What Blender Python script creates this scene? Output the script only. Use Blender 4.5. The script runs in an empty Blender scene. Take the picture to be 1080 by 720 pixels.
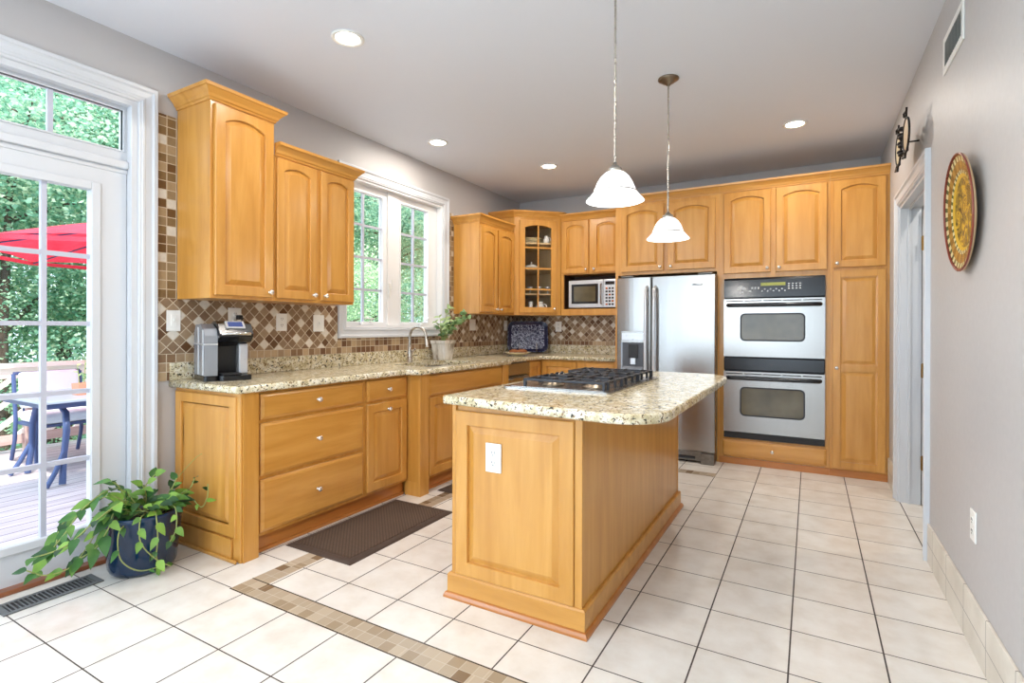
import bpy, bmesh, math, random
from math import sin, cos, pi, radians, sqrt
from mathutils import Vector, Matrix
random.seed(7)
S = bpy.context.scene
COL = S.collection

# ------------------------------------------------------------------ camera, world, light
XL, XR, YB, H = -3.144, 0.5455, 5.707, 2.755
YR = -2.9                      # rear wall
cam_d = bpy.data.cameras.new('camera'); cam = bpy.data.objects.new('camera', cam_d); COL.objects.link(cam)
cam_d.sensor_fit = 'HORIZONTAL'; cam_d.sensor_width = 36.0
cam_d.lens = 553.1 / 1080 * 36.0
cam_d.shift_y = -(360 - 345.58) / 1080.0
cam_d.clip_start = 0.05; cam_d.clip_end = 300
cam.location = (0, 0, 1.2184)
cam.rotation_euler = (Matrix.Rotation(0.5172, 3, 'Z') @ Matrix.Rotation(pi/2 - 0.0011, 3, 'X') @ Matrix.Rotation(0.0029, 3, 'Z')).to_euler()
S.camera = cam

w = bpy.data.worlds.new('sky'); S.world = w; w.use_nodes = True
bg = w.node_tree.nodes['Background']; bg.inputs[0].default_value = (0.70, 0.85, 1.0, 1); bg.inputs[1].default_value = 3.6

def add_light(name, typ, loc, rot, energy, color, **kw):
    d = bpy.data.lights.new(name, typ); d.energy = energy; d.color = color
    for k, v in kw.items(): setattr(d, k, v)
    o = bpy.data.objects.new(name, d); COL.objects.link(o); o.location = loc; o.rotation_euler = rot
    return o
add_light('sun', 'SUN', (8, -4, 12), (Vector((-0.62, 0.30, -0.72)).to_track_quat('-Z', 'Y')).to_euler(), 6.0, (1, 0.95, 0.86), angle=radians(1.5))
# added fill lights behind the camera, coloured as daylight, set in invented windows
add_light('added_side_fill', 'AREA', (XL - 0.10, -1.62, 1.42), (0, radians(-90), 0), 88, (0.62, 0.80, 1.0), shape='RECTANGLE', size=2.1, size_y=1.9)
add_light('added_rear_fill', 'AREA', (-1.3, YR - 0.12, 1.45), (radians(90), 0, 0), 38, (0.72, 0.86, 1.0), shape='RECTANGLE', size=3.0, size_y=2.0)

S.view_settings.view_transform = 'Standard'; S.view_settings.look = 'None'
S.view_settings.exposure = 0.12; S.view_settings.gamma = 1.0; S.view_settings.use_curve_mapping = False

# ------------------------------------------------------------------ materials
def lin(c):
    return tuple((x/255/12.92 if x/255 <= 0.04045 else ((x/255+0.055)/1.055)**2.4) for x in c) + (1,)
class NT:
    def __init__(s, name):
        s.m = bpy.data.materials.new(name); s.m.use_nodes = True; s.t = s.m.node_tree
        s.b = s.t.nodes['Principled BSDF']; s.out = s.t.nodes['Material Output']
    def n(s, typ, **kw):
        x = s.t.nodes.new(typ)
        for k, v in kw.items():
            if k == 'inp':
                for a, b in v.items():
                    if hasattr(b, 'is_linked') or isinstance(b, bpy.types.NodeSocket): s.t.links.new(b, x.inputs[a])
                    else: x.inputs[a].default_value = b
            else: setattr(x, k, v)
        return x
    def l(s, a, b): s.t.links.new(a, b)
    def math(s, op, a, b=None, c=None):
        x = s.n('ShaderNodeMath', operation=op)
        for i, v in enumerate((a, b, c)):
            if v is None: continue
            if isinstance(v, bpy.types.NodeSocket): s.l(v, x.inputs[i])
            else: x.inputs[i].default_value = v
        return x.outputs[0]
    def mix(s, f, a, b):
        x = s.n('ShaderNodeMix', data_type='RGBA')
        for i, v in ((0, f), (6, a), (7, b)):
            if isinstance(v, bpy.types.NodeSocket): s.l(v, x.inputs[i])
            else: x.inputs[i].default_value = v
        return x.outputs[2]
    def ramp(s, f, stops, interp='LINEAR'):
        x = s.n('ShaderNodeValToRGB'); x.color_ramp.interpolation = interp
        e = x.color_ramp.elements
        while len(e) < len(stops): e.new(0.5)
        for i, (p, c) in enumerate(stops): e[i].position = p; e[i].color = c
        s.l(f, x.inputs[0]); return x.outputs[0]
    def coord(s, kind='Object'): return s.n('ShaderNodeTexCoord').outputs[kind]
    def bump(s, h, strength=0.2, dist=0.002):
        x = s.n('ShaderNodeBump', inp={'Strength': strength, 'Distance': dist}); s.l(h, x.inputs['Height'])
        s.l(x.outputs[0], s.b.inputs['Normal'])
    def mapping(s, scale=(1,1,1), rot=(0,0,0), src=None):
        x = s.n('ShaderNodeMapping'); x.inputs['Scale'].default_value = scale; x.inputs['Rotation'].default_value = rot
        s.l(src or s.coord(), x.inputs[0]); return x.outputs[0]
def plain(name, rgb, rough=0.5, metal=0.0, spec=None, coat=0.0, emit=None, es=0.0):
    k = NT(name); b = k.b
    b.inputs['Base Color'].default_value = lin(rgb); b.inputs['Roughness'].default_value = rough; b.inputs['Metallic'].default_value = metal
    if coat: b.inputs['Coat Weight'].default_value = coat; b.inputs['Coat Roughness'].default_value = 0.12
    if emit: b.inputs['Emission Color'].default_value = lin(emit); b.inputs['Emission Strength'].default_value = es
    # faint procedural variation so the surface is not perfectly flat
    nz = k.n('ShaderNodeTexNoise', inp={'Scale': 40.0, 'Detail': 3.0}); k.l(k.coord(), nz.inputs['Vector'])
    k.l(k.ramp(nz.outputs[0], [(0.3, (rough*0.9,)*3+(1,)), (0.7, (min(1, rough*1.1),)*3+(1,))]), b.inputs['Roughness'])
    return k.m
def wood(name, c1, c2, c3, grain='Z', rough=0.30, scale=1.0):
    k = NT(name)
    sc = {'Z': (9, 9, 0.9), 'X': (0.9, 9, 9), 'Y': (9, 0.9, 9)}[grain]
    v = k.mapping(tuple(a*scale for a in sc))
    info = k.n('ShaderNodeObjectInfo')
    off = k.n('ShaderNodeVectorMath', operation='ADD'); k.l(v, off.inputs[0])
    sc2 = k.math('MULTIPLY', info.outputs['Random'], 37.0); k.l(sc2, off.inputs[1])
    n1 = k.n('ShaderNodeTexNoise', inp={'Scale': 1.6, 'Detail': 5.0, 'Roughness': 0.55, 'Distortion': 0.5}); k.l(off.outputs[0], n1.inputs['Vector'])
    n2 = k.n('ShaderNodeTexNoise', inp={'Scale': 9.0, 'Detail': 4.0, 'Roughness': 0.7}); k.l(off.outputs[0], n2.inputs['Vector'])
    cA = k.ramp(n1.outputs[0], [(0.30, lin(c1)), (0.5, lin(c2)), (0.72, lin(c3))])
    g = k.ramp(n2.outputs[0], [(0.35, (0.93, 0.91, 0.88, 1)), (0.6, (1, 1, 1, 1))])
    mx = k.n('ShaderNodeMix', data_type='RGBA', blend_type='MULTIPLY'); mx.inputs[0].default_value = 0.4
    k.l(cA, mx.inputs[6]); k.l(g, mx.inputs[7])
    k.l(mx.outputs[2], k.b.inputs['Base Color']); k.b.inputs['Roughness'].default_value = rough
    k.b.inputs['Coat Weight'].default_value = 0.25; k.b.inputs['Coat Roughness'].default_value = 0.18
    return k.m
M = {}
MC = ((191, 132, 54), (203, 145, 66), (214, 158, 80))
M['maple'] = wood('maple', *MC, grain='Z')
M['maple_h'] = wood('maple_horizontal_grain', *MC, grain='X')
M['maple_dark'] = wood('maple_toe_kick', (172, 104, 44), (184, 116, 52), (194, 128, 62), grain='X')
M['maple_in'] = wood('maple_interior', (200, 170, 120), (210, 180, 132), (220, 190, 142), grain='Z', rough=0.5)
M['oak_strip'] = wood('threshold_wood', (120, 66, 34), (138, 78, 42), (150, 90, 50), grain='Y')
M['outdoor_wood'] = wood('outdoor_railing_wood', (238, 226, 210), (246, 236, 224), (250, 244, 236), grain='Y', rough=0.7)
M['outdoor_wood_dark'] = wood('weathered_railing_wood', (176, 146, 140), (192, 164, 156), (204, 178, 168), grain='Y', rough=0.7)
M['deck'] = None
M['wall'] = plain('wall_paint', (190, 187, 186), 0.5)
M['ceil'] = plain('ceiling_paint', (226, 230, 238), 0.6)
M['white'] = plain('white_trim_paint', (208, 211, 215), 0.35)
M['vinyl'] = plain('white_window_vinyl', (238, 238, 238), 0.35)
M['muntin'] = plain('grey_white_muntin', (190, 192, 205), 0.4)
M['plate'] = plain('white_plastic', (240, 239, 234), 0.35)
M['slot'] = plain('dark_slot', (40, 36, 34), 0.6)
M['nickel'] = plain('brushed_nickel', (188, 182, 172), 0.28, 1.0)
M['knob_metal'] = plain('satin_knob', (236, 230, 220), 0.2, 0.75)
M['nickel_dark'] = plain('aged_nickel', (132, 120, 104), 0.35, 1.0)
M['chrome'] = plain('chrome', (215, 215, 215), 0.12, 1.0)
M['black'] = plain('black_gloss', (22, 23, 26), 0.18)
M['blackm'] = plain('black_matte', (28, 28, 30), 0.5)
M['iron'] = plain('cast_iron', (36, 38, 44), 0.4, 0.2)
M['rim_iron'] = plain('wrought_iron', (38, 32, 30), 0.5, 0.4)
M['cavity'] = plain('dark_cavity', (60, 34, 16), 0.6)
M['blue_pot'] = plain('blue_ceramic_glaze', (2, 38, 70), 0.12, coat=0.2)
M['soil'] = plain('potting_soil', (58, 42, 30), 0.95)
M['white_china'] = plain('white_china', (238, 236, 228), 0.2, coat=0.3)
M['cream_china'] = plain('cream_china', (226, 212, 176), 0.3)
M['bread'] = plain('bread_crust', (140, 84, 44), 0.7)
M['grey_plastic'] = plain('grey_plastic', (150, 154, 160), 0.22, 0.35)
M['silver_plastic'] = plain('silver_plastic', (205, 207, 210), 0.3, 0.5)
M['screen'] = plain('screen', (60, 74, 120), 0.15, emit=(70, 90, 150), es=0.3)
M['lcd'] = plain('lcd_amber', (120, 120, 30), 0.3, emit=(170, 170, 40), es=0.35)
M['mark'] = plain('white_print', (220, 222, 224), 0.5)
M['mark_dark'] = plain('dark_print', (70, 72, 78), 0.4)
M['cushion'] = plain('white_cushion', (228, 236, 240), 0.9)
M['navy'] = plain('navy_metal', (66, 84, 126), 0.4, 0.2)
M['table_metal'] = plain('grey_blue_metal_table', (158, 170, 186), 0.4, 0.2)
M['purple'] = plain('purple_fabric', (60, 48, 140), 0.9)
M['planter'] = plain('terracotta_planter', (180, 128, 104), 0.7)
M['brass'] = plain('brass', (150, 118, 70), 0.35, 1.0)
M['vent_metal'] = plain('register_metal', (120, 122, 122), 0.4, 0.7)
M['bark'] = wood('tree_bark', (60, 48, 40), (78, 64, 52), (96, 80, 66), rough=0.9)
M['copper'] = plain('copper_trim', (190, 120, 80), 0.25, 1.0)

k = NT('stainless_steel'); k.b.inputs['Metallic'].default_value = 1.0
v = k.mapping((60, 60, 0.6)); nz = k.n('ShaderNodeTexNoise', inp={'Scale': 3.0, 'Detail': 4.0}); k.l(v, nz.inputs['Vector'])
k.l(k.ramp(nz.outputs[0], [(0.3, lin((158, 155, 150))), (0.7, lin((163, 160, 156)))]), k.b.inputs['Base Color'])
k.l(k.ramp(nz.outputs[0], [(0.3, (0.25,)*3+(1,)), (0.7, (0.27,)*3+(1,))]), k.b.inputs['Roughness']); M['steel'] = k.m
k = NT('stainless_steel_dark'); k.b.inputs['Metallic'].default_value = 1.0; k.b.inputs['Roughness'].default_value = 0.35
nz = k.n('ShaderNodeTexNoise', inp={'Scale': 30.0}); k.l(k.coord(), nz.inputs['Vector'])
k.l(k.ramp(nz.outputs[0], [(0.3, lin((120, 116, 110))), (0.7, lin((138, 134, 128)))]), k.b.inputs['Base Color']); M['steel_dark'] = k.m

def glass_mat(name, tint=(1, 1, 1, 1), gloss=0.06):
    k = NT(name); t = k.t; t.nodes.remove(k.b)
    tr = k.n('ShaderNodeBsdfTransparent'); tr.inputs[0].default_value = tint
    gl = k.n('ShaderNodeBsdfGlossy'); gl.inputs['Roughness'].default_value = 0.02
    lw = k.n('ShaderNodeFresnel', inp={'IOR': 1.35})
    f = k.math('MULTIPLY', lw.outputs[0], 0.3)
    mx = k.n('ShaderNodeMixShader'); k.l(f, mx.inputs[0]); k.l(tr.outputs[0], mx.inputs[1]); k.l(gl.outputs[0], mx.inputs[2])
    k.l(mx.outputs[0], k.out.inputs[0]); return k.m
M['glass'] = glass_mat('window_glass')
M['glass_dark'] = None
k = NT('oven_window_glass'); k.b.inputs['Base Color'].default_value = lin((92, 84, 64)); k.b.inputs['Roughness'].default_value = 0.08
nz = k.n('ShaderNodeTexNoise', inp={'Scale': 5.0}); k.l(k.coord(), nz.inputs['Vector'])
k.l(k.ramp(nz.outputs[0], [(0.3, lin((78, 70, 52))), (0.7, lin((104, 96, 72)))]), k.b.inputs['Base Color'])
k.b.inputs['Roughness'].default_value = 0.12; M['oven_glass'] = k.m
k = NT('frosted_lamp_glass'); k.b.inputs['Base Color'].default_value = (0.95, 0.95, 0.93, 1); k.b.inputs['Roughness'].default_value = 0.3
nz = k.n('ShaderNodeTexNoise', inp={'Scale': 22.0, 'Detail': 5.0}); k.l(k.coord(), nz.inputs['Vector'])
k.l(k.ramp(nz.outputs[0], [(0.35, (0.86, 0.90, 0.97, 1)), (0.6, (1, 1, 1, 1))]), k.b.inputs['Emission Color']); k.b.inputs['Emission Strength'].default_value = 0.8
M['shade'] = k.m
M['lamp'] = plain('recessed_lamp_lens', (255, 250, 240), 0.5, emit=(255, 240, 214), es=22.0)
M['bulb'] = plain('bulb_glow', (255, 255, 250), 0.5, emit=(255, 246, 232), es=22.0)

# granite
k = NT('speckled_granite')
v = k.mapping((1, 1, 1))
n1 = k.n('ShaderNodeTexNoise', inp={'Scale': 26.0, 'Detail': 4.0, 'Roughness': 0.6}); k.l(v, n1.inputs['Vector'])
n2 = k.n('ShaderNodeTexNoise', inp={'Scale': 95.0, 'Detail': 3.0, 'Roughness': 0.6}); k.l(v, n2.inputs['Vector'])
n3 = k.n('ShaderNodeTexNoise', inp={'Scale': 62.0, 'Detail': 2.0, 'Roughness': 0.5}); k.l(k.mapping((1.1, 0.9, 1.3), (0.4, 0.3, 0.8)), n3.inputs['Vector'])
base = k.ramp(n1.outputs[0], [(0.32, lin((178, 162, 122))), (0.48, lin((212, 199, 164))), (0.62, lin((232, 225, 204)))])
sp = k.ramp(n2.outputs[0], [(0.0, (0, 0, 0, 1)), (0.57, (0, 0, 0, 1)), (0.62, (1, 1, 1, 1))])
c = k.mix(sp, base, lin((128, 98, 62)))
sp2 = k.ramp(n3.outputs[0], [(0.0, (0, 0, 0, 1)), (0.60, (0, 0, 0, 1)), (0.64, (1, 1, 1, 1))])
c = k.mix(sp2, c, lin((58, 54, 46)))
k.l(c, k.b.inputs['Base Color']); k.b.inputs['Roughness'].default_value = 0.16
M['granite'] = k.m

# mosaic tile on walls: u,v = two object axes; diagonal or straight
def mosaic(name, axu, axv, size, diag, stops, grout=(205, 190, 165), gw=0.045, rough=0.45, seed=0.0, u0=0.0, v0=0.0):
    k = NT(name); sep = k.n('ShaderNodeSeparateXYZ'); k.l(k.coord(), sep.inputs[0])
    u = k.math('SUBTRACT', sep.outputs[axu], u0); v = k.math('SUBTRACT', sep.outputs[axv], v0)
    if diag:
        a = k.math('MULTIPLY', k.math('ADD', u, v), 0.70711/size); b = k.math('MULTIPLY', k.math('SUBTRACT', u, v), 0.70711/size)
    else:
        a = k.math('DIVIDE', u, size); b = k.math('DIVIDE', v, size)
    fa = k.math('FLOOR', a); fb = k.math('FLOOR', b)
    cx = k.n('ShaderNodeCombineXYZ'); k.l(fa, cx.inputs[0]); k.l(fb, cx.inputs[1]); cx.inputs[2].default_value = seed
    wn = k.n('ShaderNodeTexWhiteNoise', noise_dimensions='3D'); k.l(cx.outputs[0], wn.inputs[0])
    col = k.ramp(wn.outputs[0], stops, 'CONSTANT')
    if diag:
        md = k.math('FLOORED_MODULO', k.math('ADD', fa, k.math('MULTIPLY', fb, 2.0)), 5.0)
        md2 = k.math('FLOORED_MODULO', k.math('ADD', fa, fb), 7.0)
        w_ = k.math('MULTIPLY', k.math('LESS_THAN', md, 0.5), k.math('GREATER_THAN', md2, 0.5))
        col = k.mix(w_, col, lin((226, 218, 204)))
    nz = k.n('ShaderNodeTexNoise', inp={'Scale': 45.0, 'Detail': 4.0}); k.l(k.coord(), nz.inputs['Vector'])
    var = k.ramp(nz.outputs[0], [(0.3, (0.84, 0.84, 0.84, 1)), (0.7, (1.0, 1.0, 1.0, 1))])
    mx = k.n('ShaderNodeMix', data_type='RGBA', blend_type='MULTIPLY'); mx.inputs[0].default_value = 0.8; k.l(col, mx.inputs[6]); k.l(var, mx.inputs[7])
    ra = k.math('ABSOLUTE', k.math('SUBTRACT', k.math('FRACT', a), 0.5)); rb = k.math('ABSOLUTE', k.math('SUBTRACT', k.math('FRACT', b), 0.5))
    e = k.math('GREATER_THAN', k.math('MAXIMUM', ra, rb), 0.5-gw)
    k.l(k.mix(e, mx.outputs[2], lin(grout)), k.b.inputs['Base Color']); k.b.inputs['Roughness'].default_value = rough
    k.bump(k.math('SUBTRACT', 1.0, e), 0.4, 0.002)
    return k.m
TC = [(0.0, lin((150, 124, 96))), (0.22, lin((166, 140, 110))), (0.42, lin((128, 96, 68))), (0.56, lin((140, 112, 84))), (0.82, lin((104, 70, 40)))]
TS = [(0.0, lin((150, 126, 92))), (0.25, lin((172, 146, 110))), (0.5, lin((132, 104, 66))), (0.72, lin((108, 76, 40))), (0.85, lin((220, 212, 198)))]
TB = [(0.0, lin((166, 138, 106))), (0.3, lin((190, 162, 126))), (0.55, lin((140, 108, 76))), (0.8, lin((112, 76, 48)))]
M['diag_left'] = mosaic('diagonal_mosaic_left', 1, 2, 0.0505, True, TC, u0=1.56, v0=1.065)
M['diag_back'] = mosaic('diagonal_mosaic_back', 0, 2, 0.0505, True, TC, seed=3.0, v0=1.065)
M['sq_left'] = mosaic('square_mosaic_left', 1, 2, 0.0505, False, TS, u0=1.546, v0=1.375)
M['bd_left'] = mosaic('border_mosaic_left', 1, 2, 0.0505, False, TB, u0=1.546, v0=1.012)
M['bd_back'] = mosaic('border_mosaic_back', 0, 2, 0.0505, False, TB, seed=5.0, v0=1.012)
M['sq_low'] = mosaic('square_mosaic_low', 1, 2, 0.0505, False, TB, seed=8.0, u0=1.546, v0=1.012)

# floor: two tile fields and a mosaic strip, all in one procedural material
k = NT('ceramic_floor_tile'); sep = k.n('ShaderNodeSeparateXYZ'); k.l(k.coord(), sep.inputs[0]); X, Y = sep.outputs[0], sep.outputs[1]
def inside(a, lo, hi): return k.math('MULTIPLY', k.math('GREATER_THAN', a, lo), k.math('LESS_THAN', a, hi))
def grid(x0, y0, s, gx, gy):
    a = k.math('DIVIDE', k.math('SUBTRACT', X, x0), s); b = k.math('DIVIDE', k.math('SUBTRACT', Y, y0), s)
    ra = k.math('ABSOLUTE', k.math('SUBTRACT', k.math('FRACT', a), 0.5)); rb = k.math('ABSOLUTE', k.math('SUBTRACT', k.math('FRACT', b), 0.5))
    g = k.math('MAXIMUM', k.math('GREATER_THAN', ra, 0.5-gx/s), k.math('GREATER_THAN', rb, 0.5-gy/s))
    cx = k.n('ShaderNodeCombineXYZ'); k.l(k.math('FLOOR', a), cx.inputs[0]); k.l(k.math('FLOOR', b), cx.inputs[1])
    wn = k.n('ShaderNodeTexWhiteNoise', noise_dimensions='3D'); k.l(cx.outputs[0], wn.inputs[0])
    return g, wn.outputs[0]
inner = k.math('MULTIPLY', k.math('GREATER_THAN', X, -2.285), k.math('GREATER_THAN', Y, 1.53))
g1, r1 = grid(-0.6774, 2.0911, 0.3066, 0.0030, 0.0026)
g2, r2 = grid(-1.631, 1.480, 0.3070, 0.0030, 0.0026)
g = k.math('ADD', k.math('MULTIPLY', g1, inner), k.math('MULTIPLY', g2, k.math('SUBTRACT', 1.0, inner)))
rr = k.math('ADD', k.math('MULTIPLY', r1, inner), k.math('MULTIPLY', r2, k.math('SUBTRACT', 1.0, inner)))
# mosaic strips (near, left, far) 
near = k.math('MULTIPLY', inside(Y, 1.474, 1.588), k.math('GREATER_THAN', X, -2.344))
left = k.math('MULTIPLY', inside(X, -2.344, -2.226), inside(Y, 1.474, 4.656))
far = k.math('MULTIPLY', inside(Y, 4.548, 4.656), inside(X, -2.344, -0.676))
strip = k.math('MINIMUM', k.math('ADD', k.math('ADD', near, left), far), 1.0)
gs, rs = grid(-2.344, 1.474, 0.0572, 0.0014, 0.0014)
edge = k.math('MULTIPLY', k.math('MAXIMUM', k.math('MAXIMUM', inside(Y, 1.470, 1.477), inside(Y, 1.585, 1.592)), 0.0), k.math('GREATER_THAN', X, -2.346))
nz = k.n('ShaderNodeTexNoise', inp={'Scale': 7.0, 'Detail': 6.0, 'Roughness': 0.6}); k.l(k.coord(), nz.inputs['Vector'])
tile = k.ramp(nz.outputs[0], [(0.3, lin((222, 214, 203))), (0.55, lin((232, 227, 219))), (0.8, lin((239, 236, 230)))])
tv = k.n('ShaderNodeMix', data_type='RGBA', blend_type='MULTIPLY'); tv.inputs[0].default_value = 0.5
k.l(tile, tv.inputs[6]); k.l(k.ramp(rr, [(0, (0.92, 0.91, 0.90, 1)), (1, (1, 1, 1, 1))]), tv.inputs[7])
n2 = k.n('ShaderNodeTexNoise', inp={'Scale': 40.0, 'Detail': 4.0}); k.l(k.coord(), n2.inputs['Vector'])
scol = k.ramp(rs, [(0, lin((176, 160, 138))), (0.45, lin((160, 142, 118))), (0.65, lin((186, 170, 148))), (0.85, lin((128, 106, 82)))], 'CONSTANT')
c = k.mix(g, tv.outputs[2], lin((62, 52, 46)))
c2 = k.mix(gs, scol, lin((196, 184, 166)))
c = k.mix(strip, c, c2); c = k.mix(edge, c, lin((70, 62, 54)))
k.l(c, k.b.inputs['Base Color'])
k.l(k.math('ADD', k.math('MULTIPLY', g, 0.4), 0.27), k.b.inputs['Roughness'])
k.bump(k.math('SUBTRACT', 1.0, g), 0.5, 0.0015)
M['floor'] = k.m

# tile baseboard
k = NT('tile_baseboard'); sep = k.n('ShaderNodeSeparateXYZ'); k.l(k.coord(), sep.inputs[0])
a = k.math('DIVIDE', k.math('SUBTRACT', sep.outputs[1], 2.10), 0.3066); ra = k.math('ABSOLUTE', k.math('SUBTRACT', k.math('FRACT', a), 0.5))
b_ = k.math('LESS_THAN', k.math('ABSOLUTE', k.math('SUBTRACT', sep.outputs[2], 0.10)), 0.0016)
g = k.math('MAXIMUM', k.math('GREATER_THAN', ra, 0.4925), b_)
nz = k.n('ShaderNodeTexNoise', inp={'Scale': 8.0, 'Detail': 5.0}); k.l(k.coord(), nz.inputs['Vector'])
k.l(k.mix(g, k.ramp(nz.outputs[0], [(0.3, lin((206, 198, 184))), (0.7, lin((226, 220, 208)))]), lin((120, 112, 100))), k.b.inputs['Base Color'])
k.b.inputs['Roughness'].default_value = 0.35; M['tilebase'] = k.m

# deck boards
k = NT('deck_boards'); sep = k.n('ShaderNodeSeparateXYZ'); k.l(k.coord(), sep.inputs[0])
a = k.math('DIVIDE', sep.outputs[0], 0.14); ra = k.math('ABSOLUTE', k.math('SUBTRACT', k.math('FRACT', a), 0.5)); g = k.math('GREATER_THAN', ra, 0.465)
nz = k.n('ShaderNodeTexNoise', inp={'Scale': 3.0, 'Detail': 5.0}); k.l(k.mapping((6, 0.6, 1)), nz.inputs['Vector'])
k.l(k.mix(g, k.ramp(nz.outputs[0], [(0.3, lin((176, 164, 168))), (0.7, lin((206, 196, 200)))]), lin((96, 86, 96))), k.b.inputs['Base Color'])
k.b.inputs['Roughness'].default_value = 0.7; M['deck'] = k.m

# leaves
def leafmat(name, a, b_, c_, trans=0.35, scale=1.2):
    k = NT(name); info = k.n('ShaderNodeNewGeometry')
    nz = k.n('ShaderNodeTexNoise', inp={'Scale': scale, 'Detail': 3.0}); k.l(k.coord(), nz.inputs['Vector'])
    f = k.math('ADD', k.math('MULTIPLY', nz.outputs[0], 0.5), k.math('MULTIPLY', info.outputs['Random Per Island'], 0.55))
    col = k.ramp(f, [(0.2, lin(a)), (0.5, lin(b_)), (0.8, lin(c_))])
    k.l(col, k.b.inputs['Base Color']); k.b.inputs['Roughness'].default_value = 0.45
    tr = k.n('ShaderNodeBsdfTranslucent'); k.l(col, tr.inputs[0])
    mx = k.n('ShaderNodeMixShader'); mx.inputs[0].default_value = trans
    k.l(k.b.outputs[0], mx.inputs[1]); k.l(tr.outputs[0], mx.inputs[2]); k.l(mx.outputs[0], k.out.inputs[0])
    return k.m
M['tree_leaf'] = leafmat('tree_foliage', (84, 138, 112), (142, 190, 160), (214, 228, 196), 0.5)
M['tree_leaf2'] = leafmat('light_tree_foliage', (120, 160, 116), (180, 208, 160), (234, 238, 212), 0.5)
M['pothos'] = leafmat('pothos_leaf', (12, 52, 26), (52, 106, 36), (138, 180, 70), 0.15, 9)
M['ficus'] = leafmat('silk_plant_leaf', (66, 110, 66), (128, 164, 108), (206, 220, 160), 0.25, 8)
M['vine'] = plain('vine_stem', (150, 160, 90), 0.5)

# striped umbrella fabric
k = NT('umbrella_fabric'); nz = k.n('ShaderNodeTexNoise', inp={'Scale': 6.0}); k.l(k.coord(), nz.inputs['Vector'])
col = k.ramp(nz.outputs[0], [(0.3, lin((216, 44, 66))), (0.7, lin((228, 62, 84)))])
k.l(col, k.b.inputs['Base Color']); k.b.inputs['Roughness'].default_value = 0.8
tr = k.n('ShaderNodeBsdfTranslucent'); k.l(col, tr.inputs[0]); mx = k.n('ShaderNodeMixShader'); mx.inputs[0].default_value = 0.35
k.l(k.b.outputs[0], mx.inputs[1]); k.l(tr.outputs[0], mx.inputs[2]); k.l(mx.outputs[0], k.out.inputs[0]); M['umbrella'] = k.m

# woven mat
k = NT('woven_mat'); sep = k.n('ShaderNodeSeparateXYZ'); k.l(k.coord(), sep.inputs[0])
a = k.math('MULTIPLY', k.math('ADD', sep.outputs[0], sep.outputs[1]), 42.0); b_ = k.math('MULTIPLY', k.math('SUBTRACT', sep.outputs[0], sep.outputs[1]), 42.0)
f = k.math('MAXIMUM', k.math('ABSOLUTE', k.math('SUBTRACT', k.math('FRACT', a), 0.5)), k.math('ABSOLUTE', k.math('SUBTRACT', k.math('FRACT', b_), 0.5)))
k.l(k.ramp(f, [(0.2, lin((92, 72, 56))), (0.5, lin((58, 44, 36)))]), k.b.inputs['Base Color']); k.b.inputs['Roughness'].default_value = 0.85
k.bump(k.math('SUBTRACT', 1.0, f), 0.9, 0.004); M['mat'] = k.m
M['mat_edge'] = plain('mat_border', (70, 54, 44), 0.7)

# blue patterned tray
k = NT('blue_patterned_enamel'); vo = k.n('ShaderNodeTexVoronoi', feature='DISTANCE_TO_EDGE', inp={'Scale': 38.0}); 
nz = k.n('ShaderNodeTexNoise', inp={'Scale': 14.0, 'Detail': 3.0}); k.l(k.coord(), nz.inputs['Vector'])
dv = k.n('ShaderNodeMix', data_type='VECTOR'); dv.inputs[0].default_value = 0.12; k.l(k.coord(), dv.inputs[4]); k.l(nz.outputs['Color'], dv.inputs[5]); k.l(dv.outputs[1], vo.inputs['Vector'])
k.l(k.ramp(vo.outputs['Distance'], [(0.0, lin((206, 212, 230))), (0.035, lin((166, 176, 206))), (0.075, lin((26, 30, 68))), (1.0, lin((20, 24, 66)))]), k.b.inputs['Base Color'])
k.b.inputs['Roughness'].default_value = 0.25; M['tray'] = k.m
M['tray_navy'] = plain('navy_enamel', (30, 36, 70), 0.25)

# decorative plate face: rings of colour
k = NT('painted_plate'); sep = k.n('ShaderNodeSeparateXYZ'); k.l(k.coord(), sep.inputs[0])
r = k.math('SQRT', k.math('ADD', k.math('POWER', sep.outputs[0], 2.0), k.math('POWER', sep.outputs[1], 2.0)))
rn = k.math('DIVIDE', r, 0.23)
ang = k.math('ARCTAN2', sep.outputs[1], sep.outputs[0])
nz = k.n('ShaderNodeTexNoise', inp={'Scale': 16.0, 'Detail': 2.0, 'Distortion': 1.6}); k.l(k.coord(), nz.inputs['Vector'])
center = k.ramp(nz.outputs[0], [(0.36, lin((76, 66, 30))), (0.44, lin((130, 108, 44))), (0.52, lin((150, 118, 50))), (0.58, lin((214, 174, 52))), (0.64, lin((104, 78, 40)))])
ck = k.math('GREATER_THAN', k.math('SINE', k.math('MULTIPLY', ang, 34.0)), 0.1)
band = k.mix(ck, lin((206, 196, 150)), lin((80, 92, 60)))
ck2 = k.math('GREATER_THAN', k.math('SINE', k.math('MULTIPLY', ang, 20.0)), 0.0)
band2 = k.mix(ck2, lin((132, 94, 40)), lin((160, 122, 56)))
c = k.mix(k.math('GREATER_THAN', rn, 0.60), center, lin((206, 168, 58)))
c = k.mix(k.math('GREATER_THAN', rn, 0.66), c, band)
c = k.mix(k.math('GREATER_THAN', rn, 0.72), c, band2)
c = k.mix(k.math('GREATER_THAN', rn, 0.87), c, band)
c = k.mix(k.math('GREATER_THAN', rn, 0.955), c, lin((120, 52, 36)))
k.l(c, k.b.inputs['Base Color']); k.b.inputs['Roughness'].default_value = 0.25; M['plate_paint'] = k.m
M['plate_rim'] = plain('plate_rim_glaze', (126, 56, 38), 0.3)
M['plate_back'] = plain('plate_underside', (196, 168, 128), 0.5)
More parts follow.
